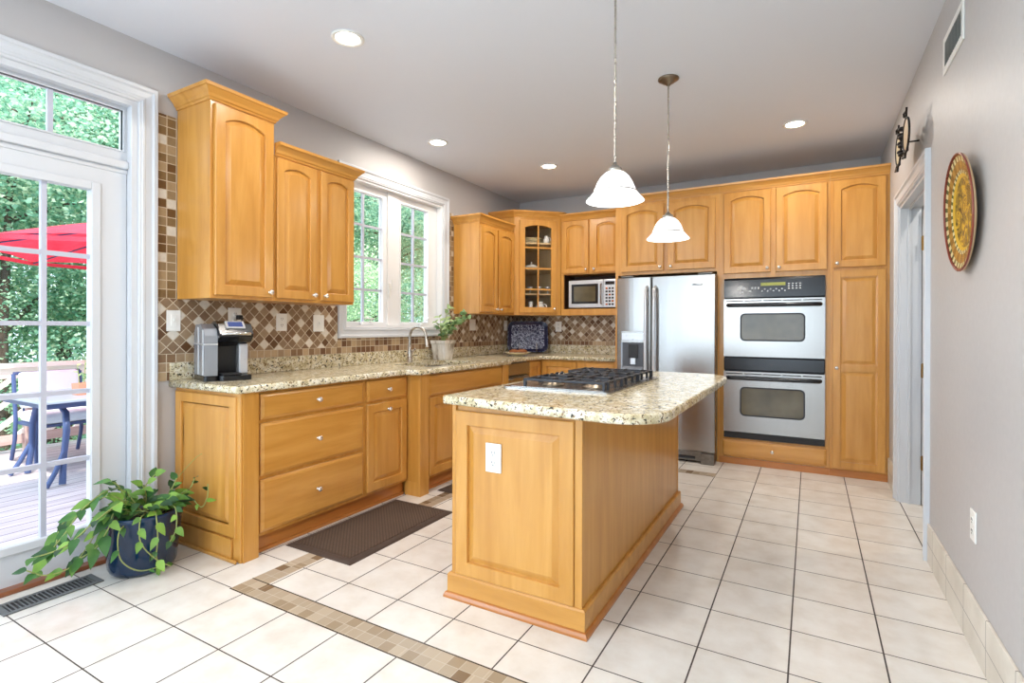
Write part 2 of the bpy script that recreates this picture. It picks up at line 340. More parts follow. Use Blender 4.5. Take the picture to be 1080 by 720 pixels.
# whitewashed pot
k = NT('whitewashed_pot'); nz = k.n('ShaderNodeTexNoise', inp={'Scale': 18.0, 'Detail': 5.0}); k.l(k.mapping((1, 1, 0.35)), nz.inputs['Vector'])
k.l(k.ramp(nz.outputs[0], [(0.35, lin((150, 136, 116))), (0.5, lin((214, 206, 192))), (0.7, lin((236, 232, 224)))]), k.b.inputs['Base Color']); k.b.inputs['Roughness'].default_value = 0.8
M['wash_pot'] = k.m

# ------------------------------------------------------------------ mesh helpers
def frame(o=(0,0,0), rz=0): return Matrix.Translation(o) @ Matrix.Rotation(rz, 4, 'Z')
class MB:
    def __init__(s): s.v = []; s.f = []; s.mi = []; s.mats = []; s.smooth = []
    def mat(s, m):
        if m not in s.mats: s.mats.append(m)
        return s.mats.index(m)
    def add(s, vs, fs, m=None, smooth=False, M4=None):
        o = len(s.v); 
        s.v += [tuple((M4 @ Vector(p))) if M4 else tuple(p) for p in vs]
        i = s.mat(m) if m else 0
        for f in fs: s.f.append([a+o for a in f]); s.mi.append(i); s.smooth.append(smooth)
        return s
    def box(s, x0, x1, y0, y1, z0, z1, m=None, bev=0.0, M4=None):
        if bev <= 0:
            vs = [(x, y, z) for z in (z0, z1) for y in (y0, y1) for x in (x0, x1)]
            fs = [(0,2,3,1),(4,5,7,6),(0,1,5,4),(2,6,7,3),(0,4,6,2),(1,3,7,5)]
            return s.add(vs, fs, m, False, M4)
        bm = bmesh.new(); bmesh.ops.create_cube(bm, size=1)
        for q in bm.verts: q.co = Vector(((x0+x1)/2+q.co.x*(x1-x0), (y0+y1)/2+q.co.y*(y1-y0), (z0+z1)/2+q.co.z*(z1-z0)))
        bmesh.ops.bevel(bm, geom=bm.edges[:], offset=bev, segments=2, affect='EDGES', profile=0.5)
        bm.verts.index_update(); s.add([q.co[:] for q in bm.verts], [[q.index for q in f.verts] for f in bm.faces], m, False, M4); bm.free(); return s
    def prism(s, poly, axis, a0, a1, m=None, M4=None, smooth=False):
        # poly: 2D points; axis: extrusion axis 0/1/2
        def P(p, a): return {0: (a, p[0], p[1]), 1: (p[0], a, p[1]), 2: (p[0], p[1], a)}[axis]
        n = len(poly); vs = [P(p, a0) for p in poly] + [P(p, a1) for p in poly]
        fs = [[i, (i+1) % n, n+(i+1) % n, n+i] for i in range(n)]
        s.add(vs, fs, m, smooth, M4); s.add(vs, [list(range(n))[::-1], list(range(n, 2*n))], m, False, M4); return s
    def lathe(s, prof, m=None, seg=24, M4=None, smooth=True, cap=False):
        vs = []; fs = []
        for (r, z) in prof:
            for i in range(seg): a = 2*pi*i/seg; vs.append((r*cos(a), r*sin(a), z))
        for j in range(len(prof)-1):
            for i in range(seg): a, b = j*seg+i, j*seg+(i+1) % seg; fs.append([a, b, b+seg, a+seg])
        if cap: fs.append(list(range(seg))[::-1]); fs.append([(len(prof)-1)*seg+i for i in range(seg)])
        return s.add(vs, fs, m, smooth, M4)
    def tube(s, pts, r, m=None, seg=8, M4=None, cap=True):
        pts = [Vector(p) for p in pts]; n = len(pts); rs = r if isinstance(r, (list, tuple)) else [r]*n
        vs = []; fs = []; up = None
        for i, p in enumerate(pts):
            t = (pts[min(i+1, n-1)]-pts[max(i-1, 0)]).normalized()
            if up is None: up = Vector((0, 0, 1)) if abs(t.z) < 0.9 else Vector((1, 0, 0))
            a = (up - t*up.dot(t)).normalized(); up = a; b = t.cross(a)
            for j in range(seg): q = 2*pi*j/seg; vs.append(tuple(p + (a*cos(q)+b*sin(q))*rs[i]))
        for i in range(n-1):
            for j in range(seg): x, y = i*seg+j, i*seg+(j+1) % seg; fs.append([x, y, y+seg, x+seg])
        s.add(vs, fs, m, True, M4)
        if cap: s.add(vs[:seg]+vs[-seg:], [list(range(seg))[::-1], list(range(seg, 2*seg))], m, False, M4)
        return s
    def ball(s, c, r, m=None, seg=16, M4=None, sc=(1,1,1)):
        prof = [(max(1e-4, sin(pi*i/10)), -cos(pi*i/10)) for i in range(11)]
        T = Matrix.Translation(c) @ Matrix.Diagonal((r*sc[0], r*sc[1], r*sc[2], 1))
        return s.lathe(prof, m, seg, (M4 @ T) if M4 else T)
    def build(s, name, m=None, parent=None, loc=None):
        me = bpy.data.meshes.new(name)
        mats = [x for x in s.mats]
        me.from_pydata(s.v, [], s.f)
        if mats:
            for x in mats: me.materials.append(M[x])
            me.polygons.foreach_set('material_index', s.mi)
        else: me.materials.append(M[m])
        me.polygons.foreach_set('use_smooth', s.smooth)
        bm = bmesh.new(); bm.from_mesh(me)
        if not getattr(s, 'nofix', False): bmesh.ops.recalc_face_normals(bm, faces=bm.faces[:])
        bm.to_mesh(me); bm.free(); me.update()
        o = bpy.data.objects.new(name, me); COL.objects.link(o)
        if parent: o.parent = parent
        if loc: o.location = loc
        return o
def tag(o, label, cat, group=None, kind=None):
    if label: o['label'] = label
    if cat: o['category'] = cat
    if group: o['group'] = group
    if kind: o['kind'] = kind
    return o
def thing(name, label, cat, loc=(0,0,0), rz=0, group=None):
    o = bpy.data.objects.new(name, None); COL.objects.link(o); o.empty_display_size = 0.05
    o.location = loc; o.rotation_euler = (0, 0, rz); tag(o, label, cat, group); return o
def struct(mb, name, m=None, label=None, parent=None):
    o = mb.build(name, m, parent)
    if not parent: o['kind'] = 'structure'
    if label: o['label'] = label
    return o
def copy_tree(o, parent=None):
    c = o.copy(); COL.objects.link(c); c.parent = parent
    for ch in o.children: copy_tree(ch, c)
    return c

# ================================================================== SETTING
WT = 0.16
fl = MB().box(XL-WT, 2.6, YR-WT, YB+0.16, -0.10, 0.0); struct(fl, 'floor', 'floor', 'cream square ceramic tile floor with a narrow mosaic border strip')
struct(MB().box(XL-WT, 2.6, YR-WT, YB+0.16, H, H+0.12), 'ceiling', 'ceil', 'flat white painted ceiling')
# left wall with patio door opening and window opening
DY0, DY1, DZ = -0.42, 1.456, 2.42         # patio opening
WY0, WY1, WZ0, WZ1 = 2.905, 4.142, 1.215, 2.405 # window opening
lw = MB()
X0, X1 = XL-WT, XL
lw.box(X0, X1, YR-WT, -2.6, 0, H); lw.box(X0, X1, -2.6, -0.64, 0, 0.36); lw.box(X0, X1, -2.6, -0.64, 2.48, H); lw.box(X0, X1, -0.64, DY0, 0, H); lw.box(X0, X1, DY0, DY1, DZ, H); lw.box(X0, X1, DY1, WY0, 0, H)  # rearmost opening is invented, cut for the added side fill light
lw.box(X0, X1, WY0, WY1, 0, WZ0); lw.box(X0, X1, WY0, WY1, WZ1, H); lw.box(X0, X1, WY1, YB, 0, H)
struct(lw, 'wall_left', 'wall')
struct(MB().box(XL-WT, 2.6, YB, YB+0.16, 0, H), 'wall_back', 'wall')
RY0, RY1, RZ = 3.555, 4.56, 2.075
rw = MB(); rw.box(XR, XR+0.12, YR, RY0, 0, H); rw.box(XR, XR+0.12, RY0, RY1, RZ, H); rw.box(XR, XR+0.12, RY1, YB, 0, H)
struct(rw, 'wall_right', 'wall')
struct(MB().box(2.48, 2.6, YR, YB, 0, H), 'wall_hall', 'wall')
struct(MB().box(XR+0.12, 2.48, 2.6, 2.7, 0, H), 'wall_hall_side', 'wall')
# rear wall with an invented opening for the added fill light
rr = MB(); rr.box(XL, -2.85, YR-WT, YR, 0, H); rr.box(0.25, XR+0.12, YR-WT, YR, 0, H); rr.box(-2.85, 0.25, YR-WT, YR, 0, 0.4); rr.box(-2.85, 0.25, YR-WT, YR, 2.5, H)
struct(rr, 'wall_rear', 'wall')

# unseen window frames added around the fill lights behind the camera
def added_window(name, label, box, ax):
    x0, x1, y0, y1, z0, z1 = box; mb = MB(); e = 0.05
    if ax == 'x': frame_yz(mb, x0, x1, y0, y1, z0, z1, y0+e, y1-e, z0+e, z1-e)
    else:
        mb.box(x0, x1, y0, y1, z0, z0+e); mb.box(x0, x1, y0, y1, z1-e, z1); mb.box(x0, x0+e, y0, y1, z0+e, z1-e); mb.box(x1-e, x1, y0, y1, z0+e, z1-e)
    o = struct(mb, name, 'white', label)
    m2 = MB()
    for i in (1, 2):
        u = i/3
        if ax == 'x': m2.box(x0, x1, y0+(y1-y0)*u-0.02, y0+(y1-y0)*u+0.02, z0+e, z1-e)
        else: m2.box(x0+(x1-x0)*u-0.02, x0+(x1-x0)*u+0.02, y0, y1, z0+e, z1-e)
    struct(m2, 'mullion', 'white', None, o)
def frame_yz(mb, x0, x1, ya, yb, za, zb, yi0, yi1, zi0, zi1, m=None, bev=0.0):
    mb.box(x0, x1, ya, yi0, za, zb, m, bev); mb.box(x0, x1, yi1, yb, za, zb, m, bev)
    mb.box(x0, x1, yi0, yi1, za, zi0, m, bev); mb.box(x0, x1, yi0, yi1, zi1, zb, m, bev)
added_window('added_window_side', 'added white window frame around the fill light in the left wall, out of view', (XL-0.06, XL-0.02, -2.6, -0.64, 0.36, 2.48), 'x')
added_window('added_window_rear', 'added white window frame around the fill light in the rear wall, out of view', (-2.85, 0.25, YR-0.08, YR-0.04, 0.4, 2.5), 'y')
# patio doors ------------------------------------------------------
def casing(name, pts_boxes, m='white', label=None):
    mb = MB()
    for b in pts_boxes: mb.box(*b, bev=0.004)
    return struct(mb, name, m, label)
CPROF = [(0.0, 0.0), (0.0, 0.010), (0.004, 0.013), (0.012, 0.013), (0.016, 0.018), (0.026, 0.018), (0.032, 0.014), (0.060, 0.016), (0.066, 0.020), (0.070, 0.025), (0.086, 0.026), (0.090, 0.022), (0.090, 0.0)]
def casing_sweep(mb, path, fn, w=0.09, closed=False):
    # path in wall plane (a, z); outward = left of travel; fn(a, z, h) -> 3D
    P = [Vector(p) for p in path]; n = len(P); rows = []; sc = w/0.09
    for i in range(n):
        d0 = (P[i]-P[i-1]).normalized() if (i > 0 or closed) else None
        d1 = (P[(i+1) % n]-P[i]).normalized() if (i < n-1 or closed) else None
        nr = lambda d: Vector((-d.y, d.x))
        if d0 is None: o = nr(d1)
        elif d1 is None: o = nr(d0)
        else: b = (nr(d0)+nr(d1)).normalized(); o = b/b.dot(nr(d0))
        rows.append([fn(P[i].x+o.x*q*sc, P[i].y+o.y*q*sc, hh_) for q, hh_ in CPROF])
    k_ = len(CPROF); vs = [p for r_ in rows for p in r_]; fs = []
    for i in range(n if closed else n-1):
        for j in range(k_): jj = (j+1) % k_; i2 = (i+1) % n; fs.append([i*k_+j, i*k_+jj, i2*k_+jj, i2*k_+j])
    if not closed: fs.append(list(range(k_))); fs.append([(n-1)*k_+j for j in range(k_)][::-1])
    mb.add(vs, fs); return mb
LW = lambda a, z, h_: (XL+h_, a, z)
RW = lambda a, z, h_: (XR-h_, a, z)
c_ = MB(); casing_sweep(c_, [(DY0, 0), (DY0, 2.42), (1.456, 2.42), (1.456, 0)], LW)
struct(c_, 'trim_1', 'white', 'white door casing around the patio doors and transom')
PX = -3.215
fr = MB()   # jamb frame lining + transom bar
fr.box(XL-0.13, XL, DY1-0.03, DY1, 0, DZ); fr.box(XL-0.13, XL, DY0, DY0+0.03, 0, DZ); fr.box(XL-0.13, XL, DY0+0.03, DY1-0.03, DZ-0.03, DZ)
fr.box(PX-0.03, PX+0.045, DY0+0.03, DY1-0.03, 2.055, 2.095, bev=0.006); fr.box(PX-0.03, PX+0.028, DY0+0.03, DY1-0.03, 2.03, 2.055, bev=0.004)
struct(fr, 'trim_2', 'white', 'white patio door jamb with transom bar')
tb = MB().box(PX-0.02, XL+0.005, DY0-0.02, DY1+0.02, 0.0, 0.022, bev=0.005)
struct(tb, 'trim_3', 'oak_strip', 'brown wooden threshold strip under the patio door')
def frame_yz(mb, x0, x1, ya, yb, za, zb, yi0, yi1, zi0, zi1, m=None, bev=0.0):
    mb.box(x0, x1, ya, yi0, za, zb, m, bev); mb.box(x0, x1, yi1, yb, za, zb, m, bev)
    mb.box(x0, x1, yi0, yi1, za, zi0, m, bev); mb.box(x0, x1, yi0, yi1, zi1, zb, m, bev)
# transom window
tw = MB(); frame_yz(tw, PX-0.02, PX+0.02, DY0+0.03, DY1-0.03, 2.095, DZ-0.03, DY0+0.08, 1.405, 2.155, 2.368)
frame_yz(tw, PX+0.002, PX+0.026, DY0+0.072, 1.413, 2.147, 2.376, DY0+0.08, 1.405, 2.155, 2.368)
t_o = struct(tw, 'window_1', 'white', 'white framed transom window above the patio door')
mt = MB()
for y in (-0.27, 0.085, 0.43, 0.78, 1.102): mt.box(PX-0.01, PX+0.012, y-0.011, y+0.011, 2.155, 2.368)
struct(mt, 'muntin', 'muntin', None, t_o)
struct(MB().box(PX-0.003, PX+0.003, DY0+0.08, 1.405, 2.155, 2.368), 'glass_pane', 'glass', None, t_o)
def patio(name, y0, y1, knob):
    mb = MB(); z0, z1 = 0.022, 2.03
    gy0, gy1, gz0, gz1 = y0+0.185, y1-0.160, 0.205, 1.915
    frame_yz(mb, PX-0.022, PX+0.022, y0, y1, z0, z1, gy0, gy1, gz0, gz1)
    frame_yz(mb, PX+0.022, PX+0.034, gy0-0.04, gy1+0.04, gz0-0.04, gz1+0.04, gy0, gy1, gz0, gz1, bev=0.004)
    o = struct(mb, name, 'white', 'white patio door with fifteen small glass panes' if knob else 'second white patio door leaf')
    m2 = MB(); n = 3; wv = (gy1-gy0)/n
    for i in range(1, 3): m2.box(PX-0.012, PX+0.014, gy0+wv*i-0.011, gy0+wv*i+0.011, gz0, gz1)
    for j in range(1, 5): z = gz0+(gz1-gz0)*j/5; m2.box(PX-0.0115, PX+0.0135, gy0, gy1, z-0.011, z+0.011)
    struct(m2, 'muntin', 'muntin', 'grey-white glazing bars', o)
    struct(MB().box(PX-0.003, PX+0.003, gy0, gy1, gz0, gz1), 'glass_pane', 'glass', None, o)
    if knob: struct(MB().tube([(PX+0.02, y0+0.07, 0.98), (PX+0.07, y0+0.07, 0.98), (PX+0.075, y0+0.16, 0.98)], 0.009), 'handle', 'brass', None, o)
patio('door_1', 0.523, 1.423, True); patio('door_2', -0.387, 0.513, False)

# kitchen window ----------------------------------------------------
c_ = MB(); casing_sweep(c_, [(2.905, 1.215), (2.905, 2.405), (4.142, 2.405), (4.142, 1.215)], LW, 0.085, True)
struct(c_, 'trim_4', 'white', 'white picture-frame casing around the window over the sink')
WX = -3.225
wf = MB()
wf.box(XL-0.14, XL, WY0, WY0+0.015, WZ0, WZ1); wf.box(XL-0.14, XL, WY1-0.015, WY1, WZ0, WZ1); wf.box(XL-0.14, XL, WY0+0.015, WY1-0.015, WZ1-0.015, WZ1); wf.box(XL-0.14, XL, WY0+0.015, WY1-0.015, WZ0, WZ0+0.015)
wf.box(WX-0.03, WX+0.035, 3.425, 3.56, WZ0+0.015, WZ1-0.015, bev=0.004)
win = struct(wf, 'window_2', 'vinyl', 'white double casement window over the sink')
for (a, b) in ((WY0+0.015, 3.425), (3.56, WY1-0.015)):
    gy0, gy1, gz0, gz1 = a+0.045, b-0.045, 1.262, 2.325
    if a < 3: gy0, gy1 = 2.95, 3.375
    else: gy0, gy1 = 3.60, 3.985
    sm = MB(); frame_yz(sm, WX-0.025, WX+0.02, a, b, WZ0+0.015, WZ1-0.015, gy0, gy1, gz0, gz1, bev=0.0)
    frame_yz(sm, WX+0.02, WX+0.027, gy0-0.014, gy1+0.014, gz0-0.014, gz1+0.014, gy0, gy1, gz0, gz1)
    so = struct(sm, 'window_sash', 'vinyl', None, win)
    m2 = MB(); ym = (gy0+gy1)/2; m2.box(WX-0.01, WX+0.01, ym-0.009, ym+0.009, gz0, gz1)
    for j in (1, 2, 3): z = gz0+(gz1-gz0)*j/4; m2.box(WX-0.0095, WX+0.0095, gy0, gy1, z-0.009, z+0.009)
    struct(m2, 'muntin', 'muntin', None, so)
    struct(MB().box(WX-0.003, WX+0.003, gy0, gy1, gz0, gz1), 'glass_pane', 'glass', None, so)
cr = MB(); cr.box(WX+0.035, WX+0.055, 3.10, 3.24, 1.232, 1.262, bev=0.006); cr.tube([(WX+0.05, 3.19, 1.262), (WX+0.065, 3.23, 1.285), (WX+0.06, 3.12, 1.29)], 0.006)
struct(cr, 'crank', 'vinyl', None, win)
cr = MB(); cr.box(WX+0.035, WX+0.055, 3.85, 3.97, 1.232, 1.262, bev=0.006); cr.tube([(WX+0.05, 3.88, 1.262), (WX+0.065, 3.92, 1.285), (WX+0.06, 4.0, 1.32)], 0.006)
struct(cr, 'crank', 'vinyl', None, win)
lk = MB(); lk.box(WX+0.036, WX+0.046, 3.435, 3.455, 1.48, 1.60, bev=0.003); lk.tube([(WX+0.045, 3.445, 1.55), (WX+0.065, 3.445, 1.56), (WX+0.068, 3.445, 1.63)], 0.005)
struct(lk, 'sash_lock', 'plate', None, win)

# wall tiles
TX = XL+0.009
def wt(name, boxes, m, lab):
    mb = MB()
    for b in boxes: mb.box(*b)
    struct(mb, name, m, lab)
wt('trim_5', [(XL, TX, 1.546, 2.82, 1.063, 1.375), (XL, TX, 4.228, YB, 1.063, 1.38)], 'diag_left', 'brown and cream diagonal mosaic wall tile on the left wall')
wt('trim_6', [(XL+0.009, 0, 0, 0, 0, 0)] and [(XL+0.009, -1.69, YB-0.009, YB, 1.063, 1.38)], 'diag_back', 'brown and cream diagonal mosaic wall tile on the back wall')
wt('trim_7', [(XL, TX, 1.546, 1.650, 1.375, 2.40), (XL, TX, 4.229, 4.312, 1.38, 2.36)], 'sq_left', 'narrow columns of small square mosaic tiles beside the wall cabinets')
wt('trim_8', [(XL, TX, 1.62, 2.82, 1.012, 1.063), (XL, TX, 4.228, YB, 1.012, 1.063), (XL, TX, 1.546, 1.62, 0.912, 1.063)], 'bd_left', 'border row of square mosaic tiles above the granite lip, left wall')
wt('trim_9', [(XL+0.009, -1.69, YB-0.009, YB, 1.012, 1.063)], 'bd_back', 'border row of square mosaic tiles above the granite lip, back wall')
wt('trim_10', [(XL, TX, 2.82, 4.228, 1.012, 1.142)], 'sq_low', 'two rows of square mosaic tiles under the window')

# right doorway -----------------------------------------------------
xr = XR; c_ = MB(); casing_sweep(c_, [(3.555, 0), (3.555, 2.075), (4.56, 2.075), (4.56, 0)], RW)
struct(c_, 'trim_11', 'white', 'white casing around the doorway in the right wall')
j = MB(); j.box(xr, xr+0.12, 3.555, 3.575, 0, 2.075); j.box(xr, xr+0.12, 4.54, 4.56, 0, 2.075); j.box(xr, xr+0.12, 3.575, 4.54, 2.055, 2.075)
j.box(xr+0.045, xr+0.06, 4.525, 4.54, 0, 2.055); j.box(xr+0.045, xr+0.06, 3.575, 3.59, 0, 2.055); j.box(xr+0.045, xr+0.06, 3.59, 4.525, 2.04, 2.055)
struct(j, 'trim_12', 'white', 'white door jamb lining the right doorway')
dl = struct(MB().box(xr+0.124, xr+0.90, 4.50, 4.535, 0.012, 2.035), 'door_3', 'white', 'white interior door standing open beyond the right doorway')
for z in (0.30, 0.93, 1.8): struct(MB().box(xr+0.112, xr+0.128, 4.494, 4.500, z-0.045, z+0.045).tube([(xr+0.12, 4.492, z-0.05), (xr+0.12, 4.492, z+0.05)], 0.006), 'hinge', 'brass', None, dl)
bb = MB(); bb.box(xr-0.011, xr, YR, 3.463, 0, 0.2, bev=0.003); bb.box(xr-0.011, xr, 4.652, 5.06, 0, 0.2, bev=0.003)
struct(bb, 'baseboard_right', 'tilebase', 'cream tile baseboard along the right wall')
struct(MB().box(XL, XL+0.012, YR, -0.52, 0, 0.12, bev=0.003), 'baseboard_left', 'white')

# ================================================================== CABINETRY
def arc_loop(x0, x1, z0, z1, rise, d, n=12):
    """closed loop (x,z) of a panel opening, inset by d; arched top if rise>0"""
    pts = [(x0+d, z0+d), (x1-d, z0+d)]
    if rise > 0:
        hw = (x1-x0)/2; R = (hw*hw+rise*rise)/(2*rise); cz = z1-R; cx = (x0+x1)/2; Rd = R-d
        hwd = hw-d; zz = lambda x: cz + sqrt(max(0, Rd*Rd-(x-cx)**2))
        for i in range(n+1): x = cx+hwd - 2*hwd*i/n; pts.append((x, zz(x)))
    else:
        for i in range(n+1): pts.append((x1-d - (x1-x0-2*d)*i/n, z1-d))
    return pts
def panel_door(mb, x0, x1, z0, z1, y=0.0, th=0.02, fw=0.055, arch=0.0, m=None, M4=None, glass=False, cells=None):
    """frame-and-raised-panel door; front at y-th, back at y"""
    n = 12; f = y-th
    arch *= 0.8; ix0, ix1, iz0, iz1 = x0+fw, x1-fw, z0+fw, z1-fw*(0.85 if arch else 1.0)
    L = []
    def outer(d, yy):
        a = [(x0+d, z0+d), (x1-d, z0+d)] + [(x1-d-(x1-x0-2*d)*i/n, z1-d) for i in range(n+1)]
        return [(p[0], yy, p[1]) for p in a]
    def inn(d, yy): return [(p[0], yy, p[1]) for p in arc_loop(ix0, ix1, iz0, iz1, arch, d, n)]
    L.append(outer(0, y)); L.append(outer(0, f+0.004)); L.append(outer(0.004, f))
    L.append(inn(-0.001, f)); L.append(inn(0.0015, f+0.003))
    if glass: L.append(inn(0.003, y))
    else: L += [inn(0.0025, f+0.014), inn(0.008, f+0.014), inn(0.034, f+0.003)]
    N = n+3; vs = [p for l in L for p in l]; fs = []
    for a in range(len(L)-1):
        for i in range(N): j = (i+1) % N; fs.append([a*N+i, a*N+j, (a+1)*N+j, (a+1)*N+i])
    if not glass:
        b = (len(L)-1)*N; c = len(vs); xs = (ix0+ix1)/2; vs.append((xs, f+0.003, (iz0+iz1)/2))
        for i in range(N): fs.append([b+i, b+(i+1) % N, c])
        fs.append(list(range(N))[::-1])
    else:
        for i in range(N): fs.append([i, (i+1) % N, (len(L)-1)*N+(i+1) % N, (len(L)-1)*N+i])
    mb.add(vs, fs, m, False, M4)
    return mb
def slab(mb, x0, x1, z0, z1, y=0.0, th=0.02, m=None):
    L = [[(x0, y, z0), (x1, y, z0), (x1, y, z1), (x0, y, z1)]]
    for d, yy in ((0, y-th+0.008), (0.006, y-th+0.004), (0.014, y-th+0.0015), (0.016, y-th)):
        L.append([(x0+d, yy, z0+d), (x1-d, yy, z0+d), (x1-d, yy, z1-d), (x0+d, yy, z1-d)])
    vs = [p for l in L for p in l]; fs = [[3, 2, 1, 0]]
    for a in range(len(L)-1):
        for i in range(4): j = (i+1) % 4; fs.append([a*4+i, a*4+j, a*4+4+j, a*4+4+i])
    fs.append([len(vs)-4+i for i in range(4)]); mb.add(vs, fs, m); return mb
def knob(parent, x, y, z):
    T = Matrix.Translation((x, y, z)) @ Matrix.Rotation(pi/2, 4, 'X')
    mb = MB(); mb.lathe([(0.0005, 0), (0.009, 0), (0.008, 0.003), (0.0045, 0.006), (0.005, 0.012), (0.013, 0.017), (0.0155, 0.021), (0.0145, 0.026), (0.009, 0.030), (0.0005, 0.031)], None, 14, T)
    return mb.build('knob', 'knob_metal', parent)
def crown(mb, path, z0, m=None, prof=None, closed=False):
    """sweep crown profile (out, up) along polyline; outward = right side of travel"""
    prof = prof or [(0.0, 0.0), (0.006, 0.0), (0.010, 0.012), (0.016, 0.016), (0.022, 0.030), (0.040, 0.050), (0.046, 0.056), (0.052, 0.058), (0.055, 0.075), (0.0, 0.075)]
    P = [Vector((a, b)) for a, b in path]; n = len(P); rows = []
    for i in range(n):
        d0 = (P[i]-P[i-1]).normalized() if i > 0 else None; d1 = (P[i+1]-P[i]).normalized() if i < n-1 else None
        nr = lambda d: Vector((d.y, -d.x))
        if d0 is None: o = nr(d1)
        elif d1 is None: o = nr(d0)
        else: b = (nr(d0)+nr(d1)).normalized(); o = b/max(0.2, b.dot(nr(d0)))
        rows.append([(P[i].x+o.x*q, P[i].y+o.y*q, z0+zz) for q, zz in prof])
    k_ = len(prof); vs = [p for r_ in rows for p in r_]; fs = []
    for i in range(n-1):
        for j in range(k_): jj = (j+1) % k_; fs.append([i*k_+j, i*k_+jj, (i+1)*k_+jj, (i+1)*k_+j])
    fs.append(list(range(k_))); fs.append([(n-1)*k_+j for j in range(k_)][::-1])
    mb.add(vs, fs, m); return mb
def door(parent, x0, x1, z0, z1, arch=0.0, kn=None, fw=0.055, name='door', y=-0.001):
    d = panel_door(MB(), x0, x1, z0, z1, y=y, arch=arch, fw=fw).build(name, 'maple', parent)
    if kn: knob(d, kn[0], y-0.02, kn[1])
    return d
def drawer(parent, x0, x1, z0, z1, kn=True, name='drawer', y=-0.001):
    d = slab(MB(), x0, x1, z0, z1, y=y).build(name, 'maple_h', parent)
    if kn: knob(d, (x0+x1)/2, y-0.02, (z0+z1)/2)
    return d

R90 = pi/2
# ---- left wall upper cabinets (local x -> +Y, front faces +X). origin at front face line
FX = -2.815
dL = FX-XL-0.0095  # depth
t = thing('wall_cabinet', 'tall maple wall cabinet with one arched door, above the coffee maker', 'cabinet', (FX, 1.652, 1.372), R90)
MB().box(0, 0.388, 0, dL, 0, 1.075, bev=0.002).build('body', 'maple', t)
door(t, 0.018, 0.372, 0.018, 1.055, 0.045, (0.345, 0.05))
crown(MB(), [(0, dL), (0, 0), (0.388, 0), (0.388, dL)], 1.070).build('crown_moulding', 'maple_h', t)
t = thing('wall_cabinet', 'lower maple wall cabinet with two arched doors, left of the sink window', 'cabinet', (FX, 2.042, 1.372), R90)
MB().box(0, 0.632, 0, dL, 0, 0.885, bev=0.002).build('body', 'maple', t)
door(t, 0.008, 0.298, 0.018, 0.868, 0.035, (0.272, 0.05), fw=0.05); door(t, 0.334, 0.620, 0.018, 0.868, 0.035, (0.362, 0.05), fw=0.05)
crown(MB(), [(0.0, 0), (0.632, 0), (0.632, dL)], 0.880).build('crown_moulding', 'maple_h', t)
# ---- left wall, right of window
t = thing('wall_cabinet', 'maple wall cabinet with two narrow arched doors, right of the sink window', 'cabinet', (FX-0.012, 4.314, 1.352), R90)
dL2 = FX-0.012-XL-0.0095
MB().box(0, 0.700, 0, dL2, 0, 0.905, bev=0.002).build('body', 'maple', t)
door(t, 0.008, 0.318, 0.018, 0.870, 0.035, (0.292, 0.05), fw=0.05); door(t, 0.345, 0.672, 0.018, 0.870, 0.035, (0.372, 0.05), fw=0.05)
crown(MB(), [(0, dL2), (0, 0), (0.64, 0)], 0.900).build('crown_moulding', 'maple_h', t)
# ---- corner cabinet with glass door (world-aligned thing at corner)
cz0 = 1.352; CT = 2.43
A = Vector((-2.827, 5.016)); B = Vector((-2.435, 5.385))
t = thing('corner_cabinet', 'diagonal corner wall cabinet with an arched glass door', 'cabinet', (XL, YB, cz0))
o = Vector((XL, YB)); xw = XL+0.0095; yb = YB-0.0095
poly = [(xw, 5.016), (A.x, A.y), (B.x, B.y), (B.x, yb), (xw, yb)]
lp = [(p[0]-o.x, p[1]-o.y) for p in poly]
h = CT-cz0
cb = MB(); cb.prism(lp, 2, 0, 0.02, 'maple'); cb.prism(lp, 2, h-0.02, h, 'maple')
def wallseg(mb, p, q, th, z0, z1, m):   # vertical board between p,q thick inward (left of travel)
    p = Vector(p); q = Vector(q); d = (q-p).normalized(); nn = Vector((-d.y, d.x))*th
    mb.prism([tuple(p), tuple(q), tuple(q+nn), tuple(p+nn)], 2, z0, z1, m)
wallseg(cb, lp[0], lp[1], 0.016, 0.02, h-0.02, 'maple'); wallseg(cb, lp[2], lp[3], 0.016, 0.02, h-0.02, 'maple')
wallseg(cb, lp[3], lp[4], 0.012, 0.02, h-0.02, 'maple_in'); wallseg(cb, lp[4], lp[0], 0.012, 0.02, h-0.02, 'maple_in')
dd = (B-A); Ld = dd.length; an = math.atan2(dd.y, dd.x)
TF = Matrix.Translation((A.x-o.x, A.y-o.y, 0)) @ Matrix.Rotation(an, 4, 'Z')
cb.box(0, 0.06, 0, 0.02, 0.02, h-0.02, 'maple', 0, TF); cb.box(Ld-0.06, Ld, 0, 0.02, 0.02, h-0.02, 'maple', 0, TF)
cb.box(0.06, Ld-0.06, 0, 0.02, 0.02, 0.045, 'maple', 0, TF); cb.box(0.06, Ld-0.06, 0, 0.02, h-0.05, h-0.02, 'maple', 0, TF)
cb.build('body', None, t)
shz = [0.235, 0.515, 0.80]
for z in shz:
    MB().prism([(0.013, -0.66), (A.x-o.x-0.02, -0.662), (B.x-o.x-0.03, -0.34), (B.x-o.x-0.03, -0.013), (0.013, -0.013)], 2, z-0.008, z+0.008).build('shelf', 'maple_in', t)
gd = panel_door(MB(), 0.055, Ld-0.055, 0.025, h-0.03, y=-0.001, arch=0.035, fw=0.062, M4=TF, glass=True)
gdo = gd.build('door', 'maple', t)
mm = MB(); xm = Ld/2; gz0, gz1 = 0.085, h-0.085; mm.box(xm-0.007, xm+0.007, -0.018, -0.004, gz0, gz1+0.005, M4=TF)
for z in (0.285, 0.515, 0.745): mm.box(0.115, Ld-0.115, -0.0175, -0.0045, z-0.008, z+0.008, M4=TF)
